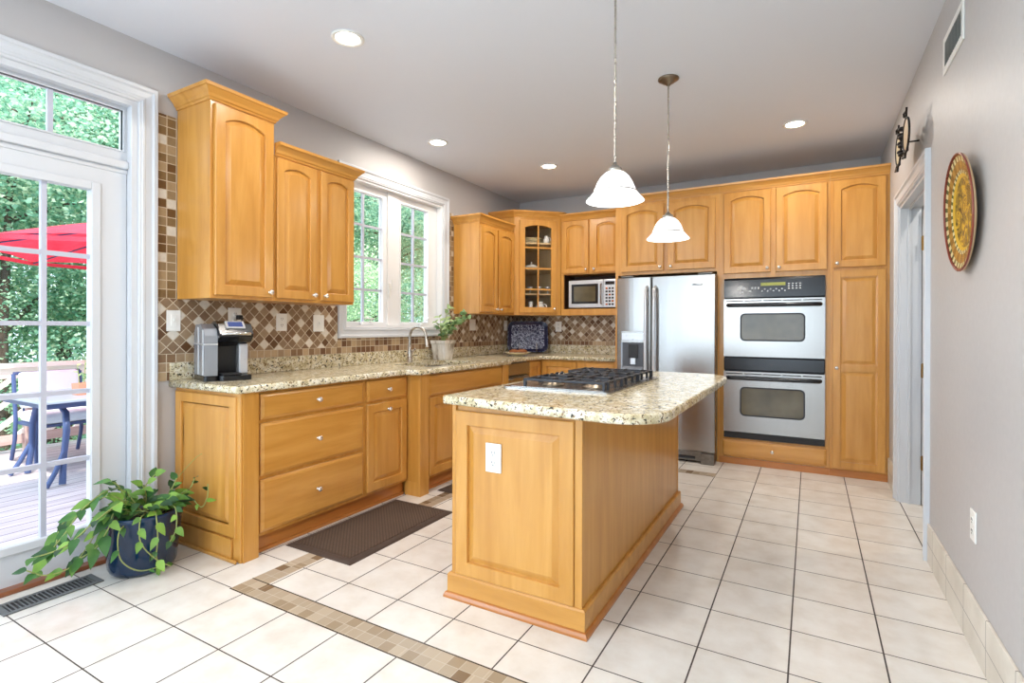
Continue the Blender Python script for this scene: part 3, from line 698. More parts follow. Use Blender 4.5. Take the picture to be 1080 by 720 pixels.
mm.build('muntin', 'maple', gdo)
lpz = arc_loop(0.117, Ld-0.117, gz0+0.002, gz1+0.008, 0.035, -0.002)
MB().prism(lpz, 1, -0.006, -0.003, M4=TF).build('glass_pane', 'glass', gdo)
kb = knob(gdo, 0, 0, 0); kb.matrix_basis = TF @ Matrix.Translation((Ld-0.085, -0.021, 0.075))
crown(MB(), [(lp[0][0], lp[0][1]), lp[1], lp[2], lp[3]], h-0.005).build('crown_moulding', 'maple_h', t)
# ---- microwave cabinet (front faces -Y)
mx0, mx1, mY = -2.405, -1.702, 5.385
mx0 = B.x+0.006
W_ = mx1-mx0; dB = YB-0.0095-mY
t = thing('wall_cabinet', 'maple wall cabinet with two arched doors and an open niche holding the microwave', 'cabinet', (mx0, mY, 1.352))
bd = MB(); hh = 1.05
bd.box(0, W_, 0, dB, 0.45, hh, 'maple'); bd.box(0, 0.03, 0, dB, 0.07, 0.45, 'maple'); bd.box(W_-0.012, W_, 0, dB, 0.07, 0.45, 'maple'); bd.box(0, W_, 0, dB, 0.0, 0.07, 'maple')
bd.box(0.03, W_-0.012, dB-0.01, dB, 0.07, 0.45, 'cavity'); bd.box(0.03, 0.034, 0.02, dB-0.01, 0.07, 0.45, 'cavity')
bd.build('body', None, t)
door(t, 0.02, 0.330, 0.462, 1.04, 0.04, (0.305, 0.50), fw=0.05); door(t, 0.372, 0.692, 0.462, 1.04, 0.04, (0.398, 0.50), fw=0.05)
crown(MB(), [(0, 0), (W_, 0)], hh-0.004).build('crown_moulding', 'maple_h', t)
# ---- tall run: fridge surround, oven cabinet, pantry (front at Y=5.08)
FY = 5.08; dT = YB-0.0005-FY
t = thing('fridge_cabinet', 'maple cabinet with two arched doors and side panel built around the fridge', 'cabinet', (-1.698, FY, 0))
WF = 0.978
fb = MB(); fb.box(0, 0.028, 0, dT, 0, 2.44); fb.box(0.028, WF, 0, dT, 1.735, 2.44); fb.box(WF-0.02, WF, 0, dT, 0, 1.735)
fb.build('body', 'maple', t)
door(t, 0.062, 0.478, 1.765, 2.405, 0.045, (0.450, 1.80)); door(t, 0.520, 0.942, 1.765, 2.405, 0.045, (0.548, 1.80))
crown(MB(), [(0, dT-0.4), (0, 0), (WF, 0)], 2.437).build('crown_moulding', 'maple_h', t)
t = thing('oven_cabinet', 'tall maple cabinet with two arched doors over the double oven and a drawer below', 'cabinet', (-0.719, FY, 0))
WO = 0.858
ob = MB(); ob.box(0, 0.042, 0, dT, 0.0, 2.44, 'maple'); ob.box(0.828, WO, 0, dT, 0.0, 2.44, 'maple'); ob.box(0.042, 0.828, 0, dT, 1.662, 2.44, 'maple'); ob.box(0.042, 0.828, 0, dT, 0.06, 0.232, 'maple'); ob.box(0.042, 0.828, dT-0.02, dT, 0.232, 1.662, 'cavity')
ob.build('body', None, t)
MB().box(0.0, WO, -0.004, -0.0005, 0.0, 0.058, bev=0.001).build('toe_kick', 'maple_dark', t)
door(t, 0.038, 0.418, 1.705, 2.43, 0.04, (0.392, 1.74)); door(t, 0.458, 0.838, 1.705, 2.43, 0.04, (0.484, 1.74))
drawer(t, 0.032, 0.838, 0.075, 0.215)
crown(MB(), [(0, 0), (WO, 0)], 2.437).build('crown_moulding', 'maple_h', t)
t = thing('pantry_cabinet', 'tall maple pantry cabinet with an arched upper door beside the right doorway', 'cabinet', (0.140, FY, 0))
WP = XR-0.001-0.140
MB().box(0, WP, 0, dT, 0.0, 2.44).build('body', 'maple', t)
MB().box(0.0, WP, -0.004, -0.0005, 0.0, 0.058, bev=0.001).build('toe_kick', 'maple_dark', t)
door(t, 0.022, 0.380, 1.715, 2.43, 0.04, (0.048, 1.75))
pd = MB(); panel_door(pd, 0.022, 0.380, 0.900, 1.690); 
pd = MB()
pd.box(0.022, 0.077, -0.021, -0.001, 0.072, 1.690, bev=0.003); pd.box(0.325, 0.380, -0.021, -0.001, 0.072, 1.690, bev=0.003)
for a, b in ((0.072, 0.127), (0.868, 0.918), (1.635, 1.690)): pd.box(0.077, 0.325, -0.021, -0.001, a, b)
for a, b in ((0.127, 0.868), (0.918, 1.635)):
    q = [(0.077, a), (0.325, a), (0.325, b), (0.077, b)]
    def ring(d, y): return [(0.077+d, y, a+d), (0.325-d, y, a+d), (0.325-d, y, b-d), (0.077+d, y, b-d)]
    L = [ring(0, -0.012), ring(0.012, -0.011), ring(0.036, -0.019)]; vs = [p for l in L for p in l]
    fs = [[x*4+i, x*4+(i+1) % 4, x*4+4+(i+1) % 4, x*4+4+i] for x in (0, 1) for i in range(4)] + [[8, 9, 10, 11]]
    pd.add(vs, fs)
pdo = pd.build('door', 'maple', t); knob(pdo, 0.048, -0.021, 0.893)
crown(MB(), [(0, 0), (WP, 0)], 2.437).build('crown_moulding', 'maple_h', t)

# ---- base cabinets on the left wall (front faces +X)
BX = -2.55; BD = BX-XL-0.0005; BH = 0.875
# drawer + door unit
t = thing('base_cabinet', 'maple base cabinet with three wide drawers and a small door, under the coffee maker', 'cabinet', (BX, 1.655, 0), R90)
WB = 1.280
b = MB(); b.box(0, WB, 0, BD, 0.10, BH); b.box(0.03, WB, 0.05, BD, 0, 0.10); b.build('body', 'maple', t)
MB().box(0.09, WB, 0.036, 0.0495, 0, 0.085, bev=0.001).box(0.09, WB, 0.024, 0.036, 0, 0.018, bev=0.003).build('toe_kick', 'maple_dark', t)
# corner post with cove lines
cp = MB(); cp.box(0.012, 0.092, -0.022, -0.0005, 0, BH, bev=0.002); cp.box(-0.006, 0.012, -0.014, 0.05, 0.0, BH, bev=0.005); cp.box(0.006, 0.012, -0.022, -0.014, 0, BH); cp.build('corner_post', 'maple', t)
drawer(t, 0.106, 0.842, 0.722, 0.858); drawer(t, 0.106, 0.842, 0.422, 0.702); drawer(t, 0.106, 0.842, 0.122, 0.402)
drawer(t, 0.876, 1.262, 0.722, 0.858)
door(t, 0.876, 1.262, 0.122, 0.702, 0, (1.069, 0.655))
# end panel, faces -Y : build in local coordinates rotated
TE = Matrix.Rotation(-R90, 4, 'Z')   # local door x -> -y ... placed on end face x=0
ep = MB(); EM = Matrix(((0, 1, 0, 0), (-1, 0, 0, 0), (0, 0, 1, 0), (0, 0, 0, 1)))
# map (a, y, z): a runs from wall to front ; world -Y is local -x
EM = Matrix(((0, 1, 0, 0.0), (-1, 0, 0, BD), (0, 0, 1, 0), (0, 0, 0, 1)))
panel_door(ep, 0.012, BD-0.02, 0.125, 0.855, y=-0.0005, th=0.014, fw=0.055, M4=EM)
ep.box(0.0, BD-0.052, -0.016, 0.0, 0.0, 0.115, M4=EM, bev=0.002); ep.box(0.0, BD+0.0, -0.026, -0.016, 0.0, 0.02, M4=EM, bev=0.004)
ep.build('end_panel', 'maple', t)
# sink base, bumps out
SX = -2.445; SD = SX-XL-0.0005
t = thing('sink_cabinet', 'projecting maple sink base cabinet with fluted corner posts', 'cabinet', (SX, 2.937, 0), R90)
WS = 1.262
b = MB(); b.box(0, WS, 0, SD, 0.10, 0.62); b.box(0.03, WS-0.03, 0.06, SD, 0, 0.10)
b.box(0, WS, 0, 0.02, 0.62, BH); b.box(0, 0.02, 0.02, SD, 0.62, BH); b.box(WS-0.02, WS, 0.02, SD, 0.62, BH); b.box(0.02, WS-0.02, SD-0.02, SD, 0.62, BH); b.build('body', 'maple', t)
for a in (0.0, WS-0.10):
    cp = MB(); cp.box(a, a+0.10, -0.022, -0.0005, 0, BH, bev=0.002); cp.box(a, a+0.10, 0.0, 0.12, 0, 0.0995); cp.build('corner_post', 'maple', t)
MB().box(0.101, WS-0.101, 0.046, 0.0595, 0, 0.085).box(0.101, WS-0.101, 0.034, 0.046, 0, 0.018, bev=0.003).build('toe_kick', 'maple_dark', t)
drawer(t, 0.112, WS-0.112, 0.712, 0.862, kn=False, name='false_drawer')
door(t, 0.112, 0.626, 0.122, 0.695, 0, (0.595, 0.655)); door(t, 0.638, WS-0.112, 0.122, 0.695, 0, (0.668, 0.655))
# dishwasher
t = thing('dishwasher', 'stainless dishwasher beside the sink cabinet', 'dishwasher', (BX, 4.201, 0), R90)
MB().box(0, 0.60, 0, BD-0.05, 0.02, 0.868, bev=0.002).build('body', 'steel_dark', t)
MB().box(0.004, 0.596, -0.028, -0.001, 0.115, 0.735, bev=0.005).build('door', 'steel', t)
MB().box(0.004, 0.596, -0.032, -0.001, 0.745, 0.866, bev=0.005).build('control_panel', 'steel', t)
MB().tube([(0.06, -0.03, 0.72), (0.06, -0.055, 0.72), (0.54, -0.055, 0.72), (0.54, -0.03, 0.72)], 0.008).build('handle', 'steel', t)
MB().box(0.01, 0.59, 0.03, 0.05, 0.0, 0.10).build('toe_kick', 'blackm', t)
# corner base + back base
t = thing('base_cabinet', 'maple corner base cabinet in the corner of the two counters', 'cabinet', (XL+0.0005, 4.805, 0))
b = MB(); ox, oy = XL+0.0005, 4.805
poly = [(0, 0), (BX-ox, 0), (BX-ox, 5.10-oy), (-2.03-ox, 5.10-oy), (-2.03-ox, YB-0.001-oy), (0, YB-0.001-oy)]
b.prism(poly, 2, 0.10, BH); pl2 = [(0, 0), (BX-ox-0.05, 0), (BX-ox-0.05, 5.15-oy), (-2.03-ox, 5.15-oy), (-2.03-ox, YB-0.001-oy), (0, YB-0.001-oy)]; b.prism(pl2, 2, 0, 0.10); b.build('body', 'maple', t)
TLx = Matrix.Translation((BX-ox, 0.02, 0)) @ Matrix.Rotation(R90, 4, 'Z')
d1 = panel_door(MB(), 0.0, 0.25, 0.122, 0.858, y=-0.001, M4=TLx).build('door', 'maple', t)
TBx = Matrix.Translation((BX-ox+0.03, 5.10-oy, 0))
d2 = panel_door(MB(), 0.0, 0.40, 0.122, 0.858, y=-0.001, M4=TBx, arch=0).build('door', 'maple', t)
kb = knob(d2, 0.37+BX-ox+0.03, 5.10-oy-0.021, 0.72)
t = thing('base_cabinet', 'maple base cabinet against the back wall, under the microwave', 'cabinet', (-2.027, 5.10, 0))
WBB = -1.70+2.027
b = MB(); b.box(0, WBB, 0, YB-0.001-5.10, 0.10, BH); b.box(0, WBB, 0.05, YB-0.001-5.10, 0, 0.10); b.build('body', 'maple', t)
drawer(t, 0.015, WBB-0.012, 0.722, 0.858); door(t, 0.015, WBB-0.012, 0.122, 0.702, 0, (0.05, 0.655))

# ---- countertop L with bullnose edge and granite lip
def slab_poly(mb, poly, z0, z1, r=0.010, m=None, hole=None):
    """polygon slab (counter-clockwise) with rounded edge; hole = list ccw"""
    def off(P, d):
        n = len(P); out = []
        for i in range(n):
            a = Vector(P[i-1]); b = Vector(P[i]); c = Vector(P[(i+1) % n])
            d0 = (b-a).normalized(); d1 = (c-b).normalized(); n0 = Vector((-d0.y, d0.x)); n1 = Vector((-d1.y, d1.x))
            bb = (n0+n1).normalized(); out.append(tuple(b+bb*(d/max(0.3, bb.dot(n0)))))
        return out
    rings = []; 
    for a in (0, 30, 60, 90): rings.append((off(P=poly, d=r-r*sin(radians(a))), z0+r-r*cos(radians(a))))
    for a in (90, 60, 30, 0): rings.append((off(P=poly, d=r-r*sin(radians(a))), z1-r+r*cos(radians(a))))
    n = len(poly); bm = bmesh.new(); vr = [[bm.verts.new((p[0], p[1], z)) for p in ring] for ring, z in rings]
    for i in range(len(vr)-1):
        for j_ in range(n):
            f = bm.faces.new([vr[i][j_], vr[i][(j_+1) % n], vr[i+1][(j_+1) % n], vr[i+1][j_]]); f.smooth = True
    if hole:
        for ring, z in ((vr[-1], z1), (vr[0], z0)):
            hv = [bm.verts.new((p[0], p[1], z)) for p in hole]
            ed = [bm.edges.get((ring[i], ring[(i+1) % n])) for i in range(n)] + [bm.edges.new((hv[i], hv[(i+1) % len(hv)])) for i in range(len(hv))]
            bmesh.ops.triangle_fill(bm, use_beauty=True, use_dissolve=False, edges=ed)
            if z == z1: ht = hv
            else: hb = hv
        for i in range(len(hole)): j_ = (i+1) % len(hole); bm.faces.new([ht[i], ht[j_], hb[j_], hb[i]])
    else:
        bm.faces.new(vr[-1]); bm.faces.new(vr[0][::-1])
    bm.verts.index_update()
    vs = [v.co[:] for v in bm.verts]
    fa = [[v.index for v in f.verts] for f in bm.faces if not f.smooth]; fb = [[v.index for v in f.verts] for f in bm.faces if f.smooth]
    o_ = len(mb.v); mb.v += vs; idx = mb.mat(m) if m else 0
    for f in fa: mb.f.append([a+o_ for a in f]); mb.mi.append(idx); mb.smooth.append(False)
    for f in fb: mb.f.append([a+o_ for a in f]); mb.mi.append(idx); mb.smooth.append(True)
    bm.free(); return mb
def rrect(x0, x1, y0, y1, r, n=6):
    out = []
    for cx, cy, a0 in ((x1-r, y0+r, -90), (x1-r, y1-r, 0), (x0+r, y1-r, 90), (x0+r, y0+r, 180)):
        for i in range(n+1): a = radians(a0+90*i/n); out.append((cx+r*cos(a), cy+r*sin(a)))
    return out
Z0, Z1 = 0.8755, 0.914
xw = XL+0.0005
cpoly = [(xw, 1.612), (-2.515, 1.612), (-2.50, 1.627), (-2.50, 2.86), (-2.485, 2.875), (-2.405, 2.885), (-2.39, 2.90), (-2.39, 4.19), (-2.405, 4.205), (-2.485, 4.215), (-2.50, 4.23), (-2.50, 5.04), (-2.49, 5.05), (-1.7005, 5.05), (-1.7005, YB-0.0005), (xw, YB-0.0005)]
sink_hole = rrect(-2.93, -2.50, 3.17, 3.90, 0.09)
ct = slab_poly(MB(), cpoly, Z0, Z1, 0.010, hole=sink_hole)
cto = ct.build('countertop', 'granite'); tag(cto, 'long L-shaped speckled granite countertop along the left and back walls', 'countertop')
bs = MB(); bs.box(xw, xw+0.022, 1.612, YB-0.0005, Z1+0.0003, 1.0115, bev=0.003); bs.box(xw+0.022, -1.7005, YB-0.0225, YB-0.0005, Z1+0.0003, 1.0115, bev=0.003)
bs.build('backsplash_lip', 'granite', cto)
# sink
t = thing('sink', 'undermount stainless sink below the window', 'sink', (-2.715, 3.535, 0.874))
sm = MB(); 
def rl(x0, x1, y0, y1, r, z): return [(a, b, z) for a, b in rrect(x0, x1, y0, y1, r)]
L = [rl(-0.225, 0.225, -0.375, 0.375, 0.095, 0.0), rl(-0.213, 0.213, -0.363, 0.363, 0.088, 0.0), rl(-0.20, 0.20, -0.35, 0.35, 0.08, -0.17), rl(-0.17, 0.17, -0.32, 0.32, 0.06, -0.195)]
L = [[(p[0], p[1], p[2]) for p in l] for l in L]; n = len(L[0]); vs = [p for l in L for p in l]; fs = [[a*n+i, a*n+(i+1) % n, a*n+n+(i+1) % n, a*n+n+i] for a in range(3) for i in range(n)] + [[3*n+i for i in range(n)]]
sm.add(vs, fs, None, True); sm.build('basin', 'steel_dark', t)
MB().lathe([(0.0005, 0), (0.03, 0), (0.04, 0.004), (0.045, 0.001)], M4=Matrix.Translation((0, 0, -0.194))).build('drain', 'chrome', t)
# faucet
t = thing('faucet', 'brushed nickel gooseneck kitchen faucet', 'faucet', (-3.02, 3.515, Z1+0.0005))
MB().lathe([(0.0005, 0), (0.030, 0), (0.030, 0.006), (0.021, 0.014), (0.020, 0.08), (0.017, 0.11), (0.0145, 0.14), (0.0005, 0.141)]).build('base', 'nickel', t)
pts = [(0, 0, 0.13), (0, 0, 0.20)] + [(0.09-0.09*cos(radians(a)), 0, 0.215+0.09*sin(radians(a))) for a in range(0, 181, 15)] + [(0.184, 0, 0.19)]
MB().tube(pts, 0.0115, seg=12).build('spout', 'nickel', t)
MB().tube([(0.1845, 0, 0.20), (0.188, 0, 0.17), (0.194, 0, 0.135)], [0.0135, 0.015, 0.018], seg=12).build('spray_head', 'nickel', t)
MB().tube([(0, 0.018, 0.085), (0, 0.045, 0.09), (0.0, 0.075, 0.115)], [0.011, 0.008, 0.006]).build('lever', 'nickel', t)

# ---- ISLAND
IX0, IX1, IY0, IY1 = -1.405, -0.785, 1.945, 3.655
t = thing('kitchen_island', 'maple kitchen island cabinet in the middle of the tiled floor', 'kitchen island', (IX0, IY0, 0))
WI, DI = IX1-IX0, IY1-IY0
ib = MB(); ib.box(0.0, WI, 0, DI, 0.0, 0.55); ib.box(0, 0.02, 0, DI, 0.55, BH); ib.box(WI-0.02, WI, 0, DI, 0.55, BH); ib.box(0.02, WI-0.02, 0, 0.02, 0.55, BH); ib.box(0.02, WI-0.02, DI-0.02, DI, 0.55, BH)
ib.build('body', 'maple', t)
ep = panel_door(MB(), 0.018, WI-0.028, 0.108, 0.845, y=-0.0005, th=0.018, fw=0.062); ep.build('end_panel', 'maple', t)
for b_ in ((WI-0.026, WI+0.006, -0.012, 0.02), (-0.004, 0.016, -0.012, 0.02), (WI+0.0005, WI+0.008, DI-0.02, DI+0.004)): MB().box(*b_, 0.1, BH, bev=0.002).build('corner_bead', 'maple', t)
MB().box(WI+0.0003, WI+0.004, 0.021, DI-0.021, 0.1, BH).build('side_panel', 'maple', t)
ring = [(0, DI), (0, 0), (WI, 0), (WI, DI), (0, DI)]
bp = [(0.0, 0.0), (0.022, 0.0), (0.022, 0.100), (0.016, 0.108), (0.0, 0.108)]; sp_ = [(0.0225, 0.0), (0.036, 0.0), (0.036, 0.010), (0.030, 0.022), (0.0225, 0.026)]
crown(MB(), ring, 0.0, prof=bp).build('base_moulding', 'maple_h', t)
crown(MB(), ring, 0.0, prof=sp_).build('shoe_moulding', 'maple_dark', t)
# kitchen-side doors and drawers on the island (faces -X)
TI = Matrix.Translation((0, DI, 0)) @ Matrix.Rotation(-R90, 4, 'Z')
for i in range(3):
    a = 0.04+i*0.55
    d = MB(); panel_door(d, a, a+0.53, 0.12, 0.68, y=-0.0005, M4=TI); d.build('door', 'maple', t)
# island countertop
def arcpts(cx, cy, rx, ry, a0, a1, n=10): return [(cx+rx*cos(radians(a0+(a1-a0)*i/n)), cy+ry*sin(radians(a0+(a1-a0)*i/n))) for i in range(n+1)]
CX0, CX1 = -1.43, -0.442
ip = [(CX0, 1.89)] + [(CX0+0.012, 1.878)]
ip += [(-1.30, 1.868), (-1.10, 1.845), (-0.90, 1.815), (-0.78, 1.800), (-0.68, 1.790)]
ip += arcpts(-0.62, 1.965, 0.178, 0.178, -90, 0, 10)
ip += [(CX1, 3.30)] + arcpts(-0.62, 3.42, 0.178, 0.26, 0, 90, 10) + [(CX0+0.012, 3.68), (CX0, 3.668)]
ick_hole = rrect(-1.33, -0.81, 2.31, 3.14, 0.03)
ict = slab_poly(MB(), ip, Z0, Z1, 0.011, hole=ick_hole).build('countertop', 'granite')
tag(ict, 'granite island countertop with rounded corners holding the cooktop', 'countertop')
# cooktop
t = thing('cooktop', 'five burner gas cooktop set in the island countertop', 'cooktop', (-1.07, 2.725, Z1+0.0005))
ck = MB(); ck.prism(rrect(-0.285, 0.285, -0.445, 0.445, 0.025), 2, 0, 0.007, 'steel'); ck.prism(rrect(-0.262, 0.262, -0.42, 0.42, 0.02), 2, 0.0071, 0.009, 'steel'); ck.box(-0.25, 0.25, -0.40, 0.40, -0.06, -0.0005, 'blackm'); ck.build('steel_surface', None, t)
for bx, by, br in ((-0.07, -0.29, 0.038), (0.15, -0.28, 0.045), (0.06, 0.0, 0.055), (-0.07, 0.29, 0.045), (0.15, 0.28, 0.035)):
    bo = MB().lathe([(0.0005, 0.0091), (br+0.02, 0.0091), (br+0.016, 0.016), (br, 0.020), (br, 0.026), (0.0005, 0.026)], 'nickel_dark', 20, Matrix.Translation((bx, by, 0))).lathe([(0.0005, 0.0262), (br*0.8, 0.0262), (br*0.8, 0.033), (br*0.6, 0.036), (0.0005, 0.036)], 'blackm', 20, Matrix.Translation((bx, by, 0))).build('burner', None, t)
for gy0, gy1 in ((-0.415, -0.145), (-0.138, 0.138), (0.145, 0.415)):
    g_ = MB(); zt, zb = 0.050, 0.038; gx0, gx1 = (-0.18, 0.25) if gy0 != -0.138 else (-0.10, 0.25)
    for y in (gy0+0.008, gy1-0.008): g_.box(gx0, gx1, y-0.006, y+0.006, zb, zt, bev=0.002)
    for x in (gx0+0.008, (gx0+gx1)/2, gx1-0.008): g_.box(x-0.006, x+0.006, gy0, gy1, zb, zt+0.001, bev=0.002)
    ym = (gy0+gy1)/2; g_.box(gx0, gx1, ym-0.005, ym+0.005, zb, zt+0.0005, bev=0.002)
    for x in (gx0+0.055, gx1-0.055, (gx0+gx1)/2-0.06, (gx0+gx1)/2+0.06):
        g_.box(x-0.005, x+0.005, gy0+0.008, gy0+0.08, zb+0.002, zt+0.004, bev=0.002); g_.box(x-0.005, x+0.005, gy1-0.08, gy1-0.008, zb+0.002, zt+0.004, bev=0.002)
    for x in (gx0+0.008, gx1-0.008):
        for y in (gy0+0.008, gy1-0.008): g_.box(x-0.007, x+0.007, y-0.007, y+0.007, 0.0092, zb+0.002, bev=0.002)
    n_ = 3
    for i in range(n_): # finger feet along the outer edge
        y = gy0+0.03+(gy1-gy0-0.06)*i/(n_-1); g_.box(gx1-0.002, gx1+0.010, y-0.008, y+0.008, 0.012, zt, bev=0.002)
    g_.build('grate', 'iron', t)
for i in range(5):
    T = Matrix.Translation((-0.215, -0.14+0.07*i, 0.0091))
    kb = MB(); kb.lathe([(0.0005, 0), (0.021, 0), (0.021, 0.004), (0.0165, 0.006), (0.0155, 0.026), (0.0005, 0.027)], None, 18, T); kb.box(-0.0035, 0.0035, -0.015, 0.015, 0.026, 0.033, M4=T, bev=0.001); kb.build('knob', 'black', t)

# ================================================================== APPLIANCES
# refrigerator
FYf = 4.90
t = thing('refrigerator', 'stainless side by side refrigerator with ice dispenser', 'refrigerator', (-1.625, FYf, 0))
WR = 0.895
MB().box(0.004, WR-0.004, 0.075, 0.78, 0.02, 1.70, bev=0.004).build('body', 'steel_dark', t)
def fdoor(x0, x1, disp=None):
    mb = MB()
    # gently bowed front
    n_ = 8; pts = []
    for i in range(n_+1):
        u = i/n_; x = x0+(x1-x0)*u; y = 0.010-0.010*sin(pi*u)
        pts.append((x, y))
    e = 0.006; pts[0] = (x0, 0.016); pts.insert(1, (x0+e, 0.009)); pts[-1] = (x1, 0.016); pts.insert(-1, (x1-e, 0.009))
    poly = pts + [(x1, 0.070), (x0, 0.070)]
    mb.prism(poly, 2, 0.115, 1.69); return mb
d = fdoor(0.0, 0.325).build('freezer_door', 'steel', t)
dp = MB(); dp.box(0.045, 0.285, -0.004, 0.01, 1.075, 1.185, 'steel', 0.003); 
dp.box(0.045, 0.06, -0.004, 0.008, 0.81, 1.075, 'grey_plastic'); dp.box(0.27, 0.285, -0.004, 0.008, 0.81, 1.075, 'grey_plastic'); dp.box(0.06, 0.27, -0.004, 0.008, 0.81, 0.83, 'grey_plastic')
dp.box(0.06, 0.27, 0.0, 0.002, 0.83, 1.075, 'mark_dark'); dp.box(0.12, 0.21, -0.014, 0.0, 0.93, 1.06, 'blackm', 0.004); dp.prism([(-0.002, 0.832), (-0.03, 0.832), (-0.002, 0.85)], 0, 0.07, 0.26, 'grey_plastic'); dp.box(0.14, 0.19, -0.018, -0.006, 0.87, 0.93, 'silver_plastic', 0.003)
dp.box(0.055, 0.275, -0.006, -0.0041, 1.10, 1.165, 'silver_plastic', 0.001)
dp.build('dispenser', None, d)
d2 = fdoor(0.338, WR).build('fridge_door', 'steel', t)
for dd_, x in ((d, 0.293), (d2, 0.370)):
    hb = MB(); pts = [(x, 0.0, 1.60), (x, -0.045, 1.57)] + [(x, -0.048-0.012*sin(pi*i/8), 1.57-0.98*i/8) for i in range(9)] + [(x, -0.045, 0.59), (x, 0.0, 0.56)]
    hb.tube(pts, 0.0145, seg=10); hb.build('handle', 'silver_plastic', dd_)
lg = MB(); x0 = 0.70
for i, (a, b, c, e) in enumerate([(0, 0, .012, .012), (.012, .012, .016, 0), (.016, 0, .024, .014), (.026, 0, .026, .014), (.026, .007, .034, .007), (.034, .007, .034, 0), (.040, 0, .040, .008), (.046, 0, .046, .008), (.052, .0, .060, .0), (.052, .008, .060, .008), (.066, -.004, .066, .008), (.074, 0, .084, .0), (.074, .008, .084, .008), (.09, 0, .09, .014)]):
    lg.tube([(x0+a, -0.0015, 1.60+b), (x0+c, -0.0015, 1.60+e)], 0.0026, seg=5)
lg.build('logo', 'mark_dark', d2)
gr = MB(); gr.box(0.01, WR-0.01, 0.03, 0.075, 0.02, 0.108, 'steel_dark', 0.003); gr.box(0.02, WR-0.17, 0.022, 0.03, 0.035, 0.06, 'blackm')
gr.box(WR-0.12, WR-0.004, 0.0, 0.075, 0.0, 0.095, 'steel_dark', 0.006)
gr.build('base_grille', None, t)
for x in (0.03, WR-0.15): MB().box(x, x+0.12, 0.03, 0.10, 1.701, 1.712, bev=0.003).build('hinge_cover', 'steel_dark', t)

# double oven
t = thing('double_oven', 'stainless double wall oven with black control panel', 'oven', (-0.676, FY-0.001, 0))
WV = 0.783
MB().box(0.003, WV-0.003, 0.0, 0.55, 0.236, 1.655).build('body', 'blackm', t)
cpn = MB(); cpn.prism([(-0.022, 1.480), (-0.034, 1.488), (-0.030, 1.64), (-0.018, 1.658), (-0.0005, 1.658), (-0.0005, 1.480)], 0, 0, WV); cpo = cpn.build('control_panel', 'black', t)
dsp = MB(); dsp.box(0.30, 0.49, -0.0345, -0.033, 1.585, 1.612, 'lcd')
dsp.build('display', None, cpo)
yy = -0.0352
def marks(boxes):
    mk = MB()
    for b_ in boxes: mk.box(b_[0], b_[1], yy, yy+0.0015, b_[2], b_[3])
    mk.build('button_mark', 'mark', cpo)
for x in (0.225, 0.25, 0.275): marks([(x, x+0.012, 1.560, 1.575)])
for i in range(9): marks([(0.305+0.022*i, 0.305+0.022*i+0.010, 1.535+(0.016 if i % 2 else 0), 1.545+(0.016 if i % 2 else 0))])
for i in range(4):
    for j_ in range(3): marks([(0.51+0.028*i, 0.51+0.028*i+0.014, 1.553+0.02*j_, 1.562+0.02*j_)])
lg = MB()
for (a, b, c, e) in [(0, 0, .006, .028), (.006, .028, .02, .036), (.012, 0, .016, .03), (.024, 0, .022, .036), (.022, .036, .036, .03), (.036, .03, .034, 0), (.044, 0, .044, .022), (.044, .022, .056, .018), (.056, .018, .054, 0), (.062, .0, .064, .014), (0.0, 0.014, .06, .012)]:
    lg.tube([(0.118+a, -0.0345, 1.555+b), (0.118+c, -0.0345, 1.555+e)], 0.0036, seg=5)
marks([(0.148, 0.158, 1.530, 1.538)]); marks([(0.205, 0.223, 1.535, 1.548)])
lg.build('logo', 'mark', cpo)
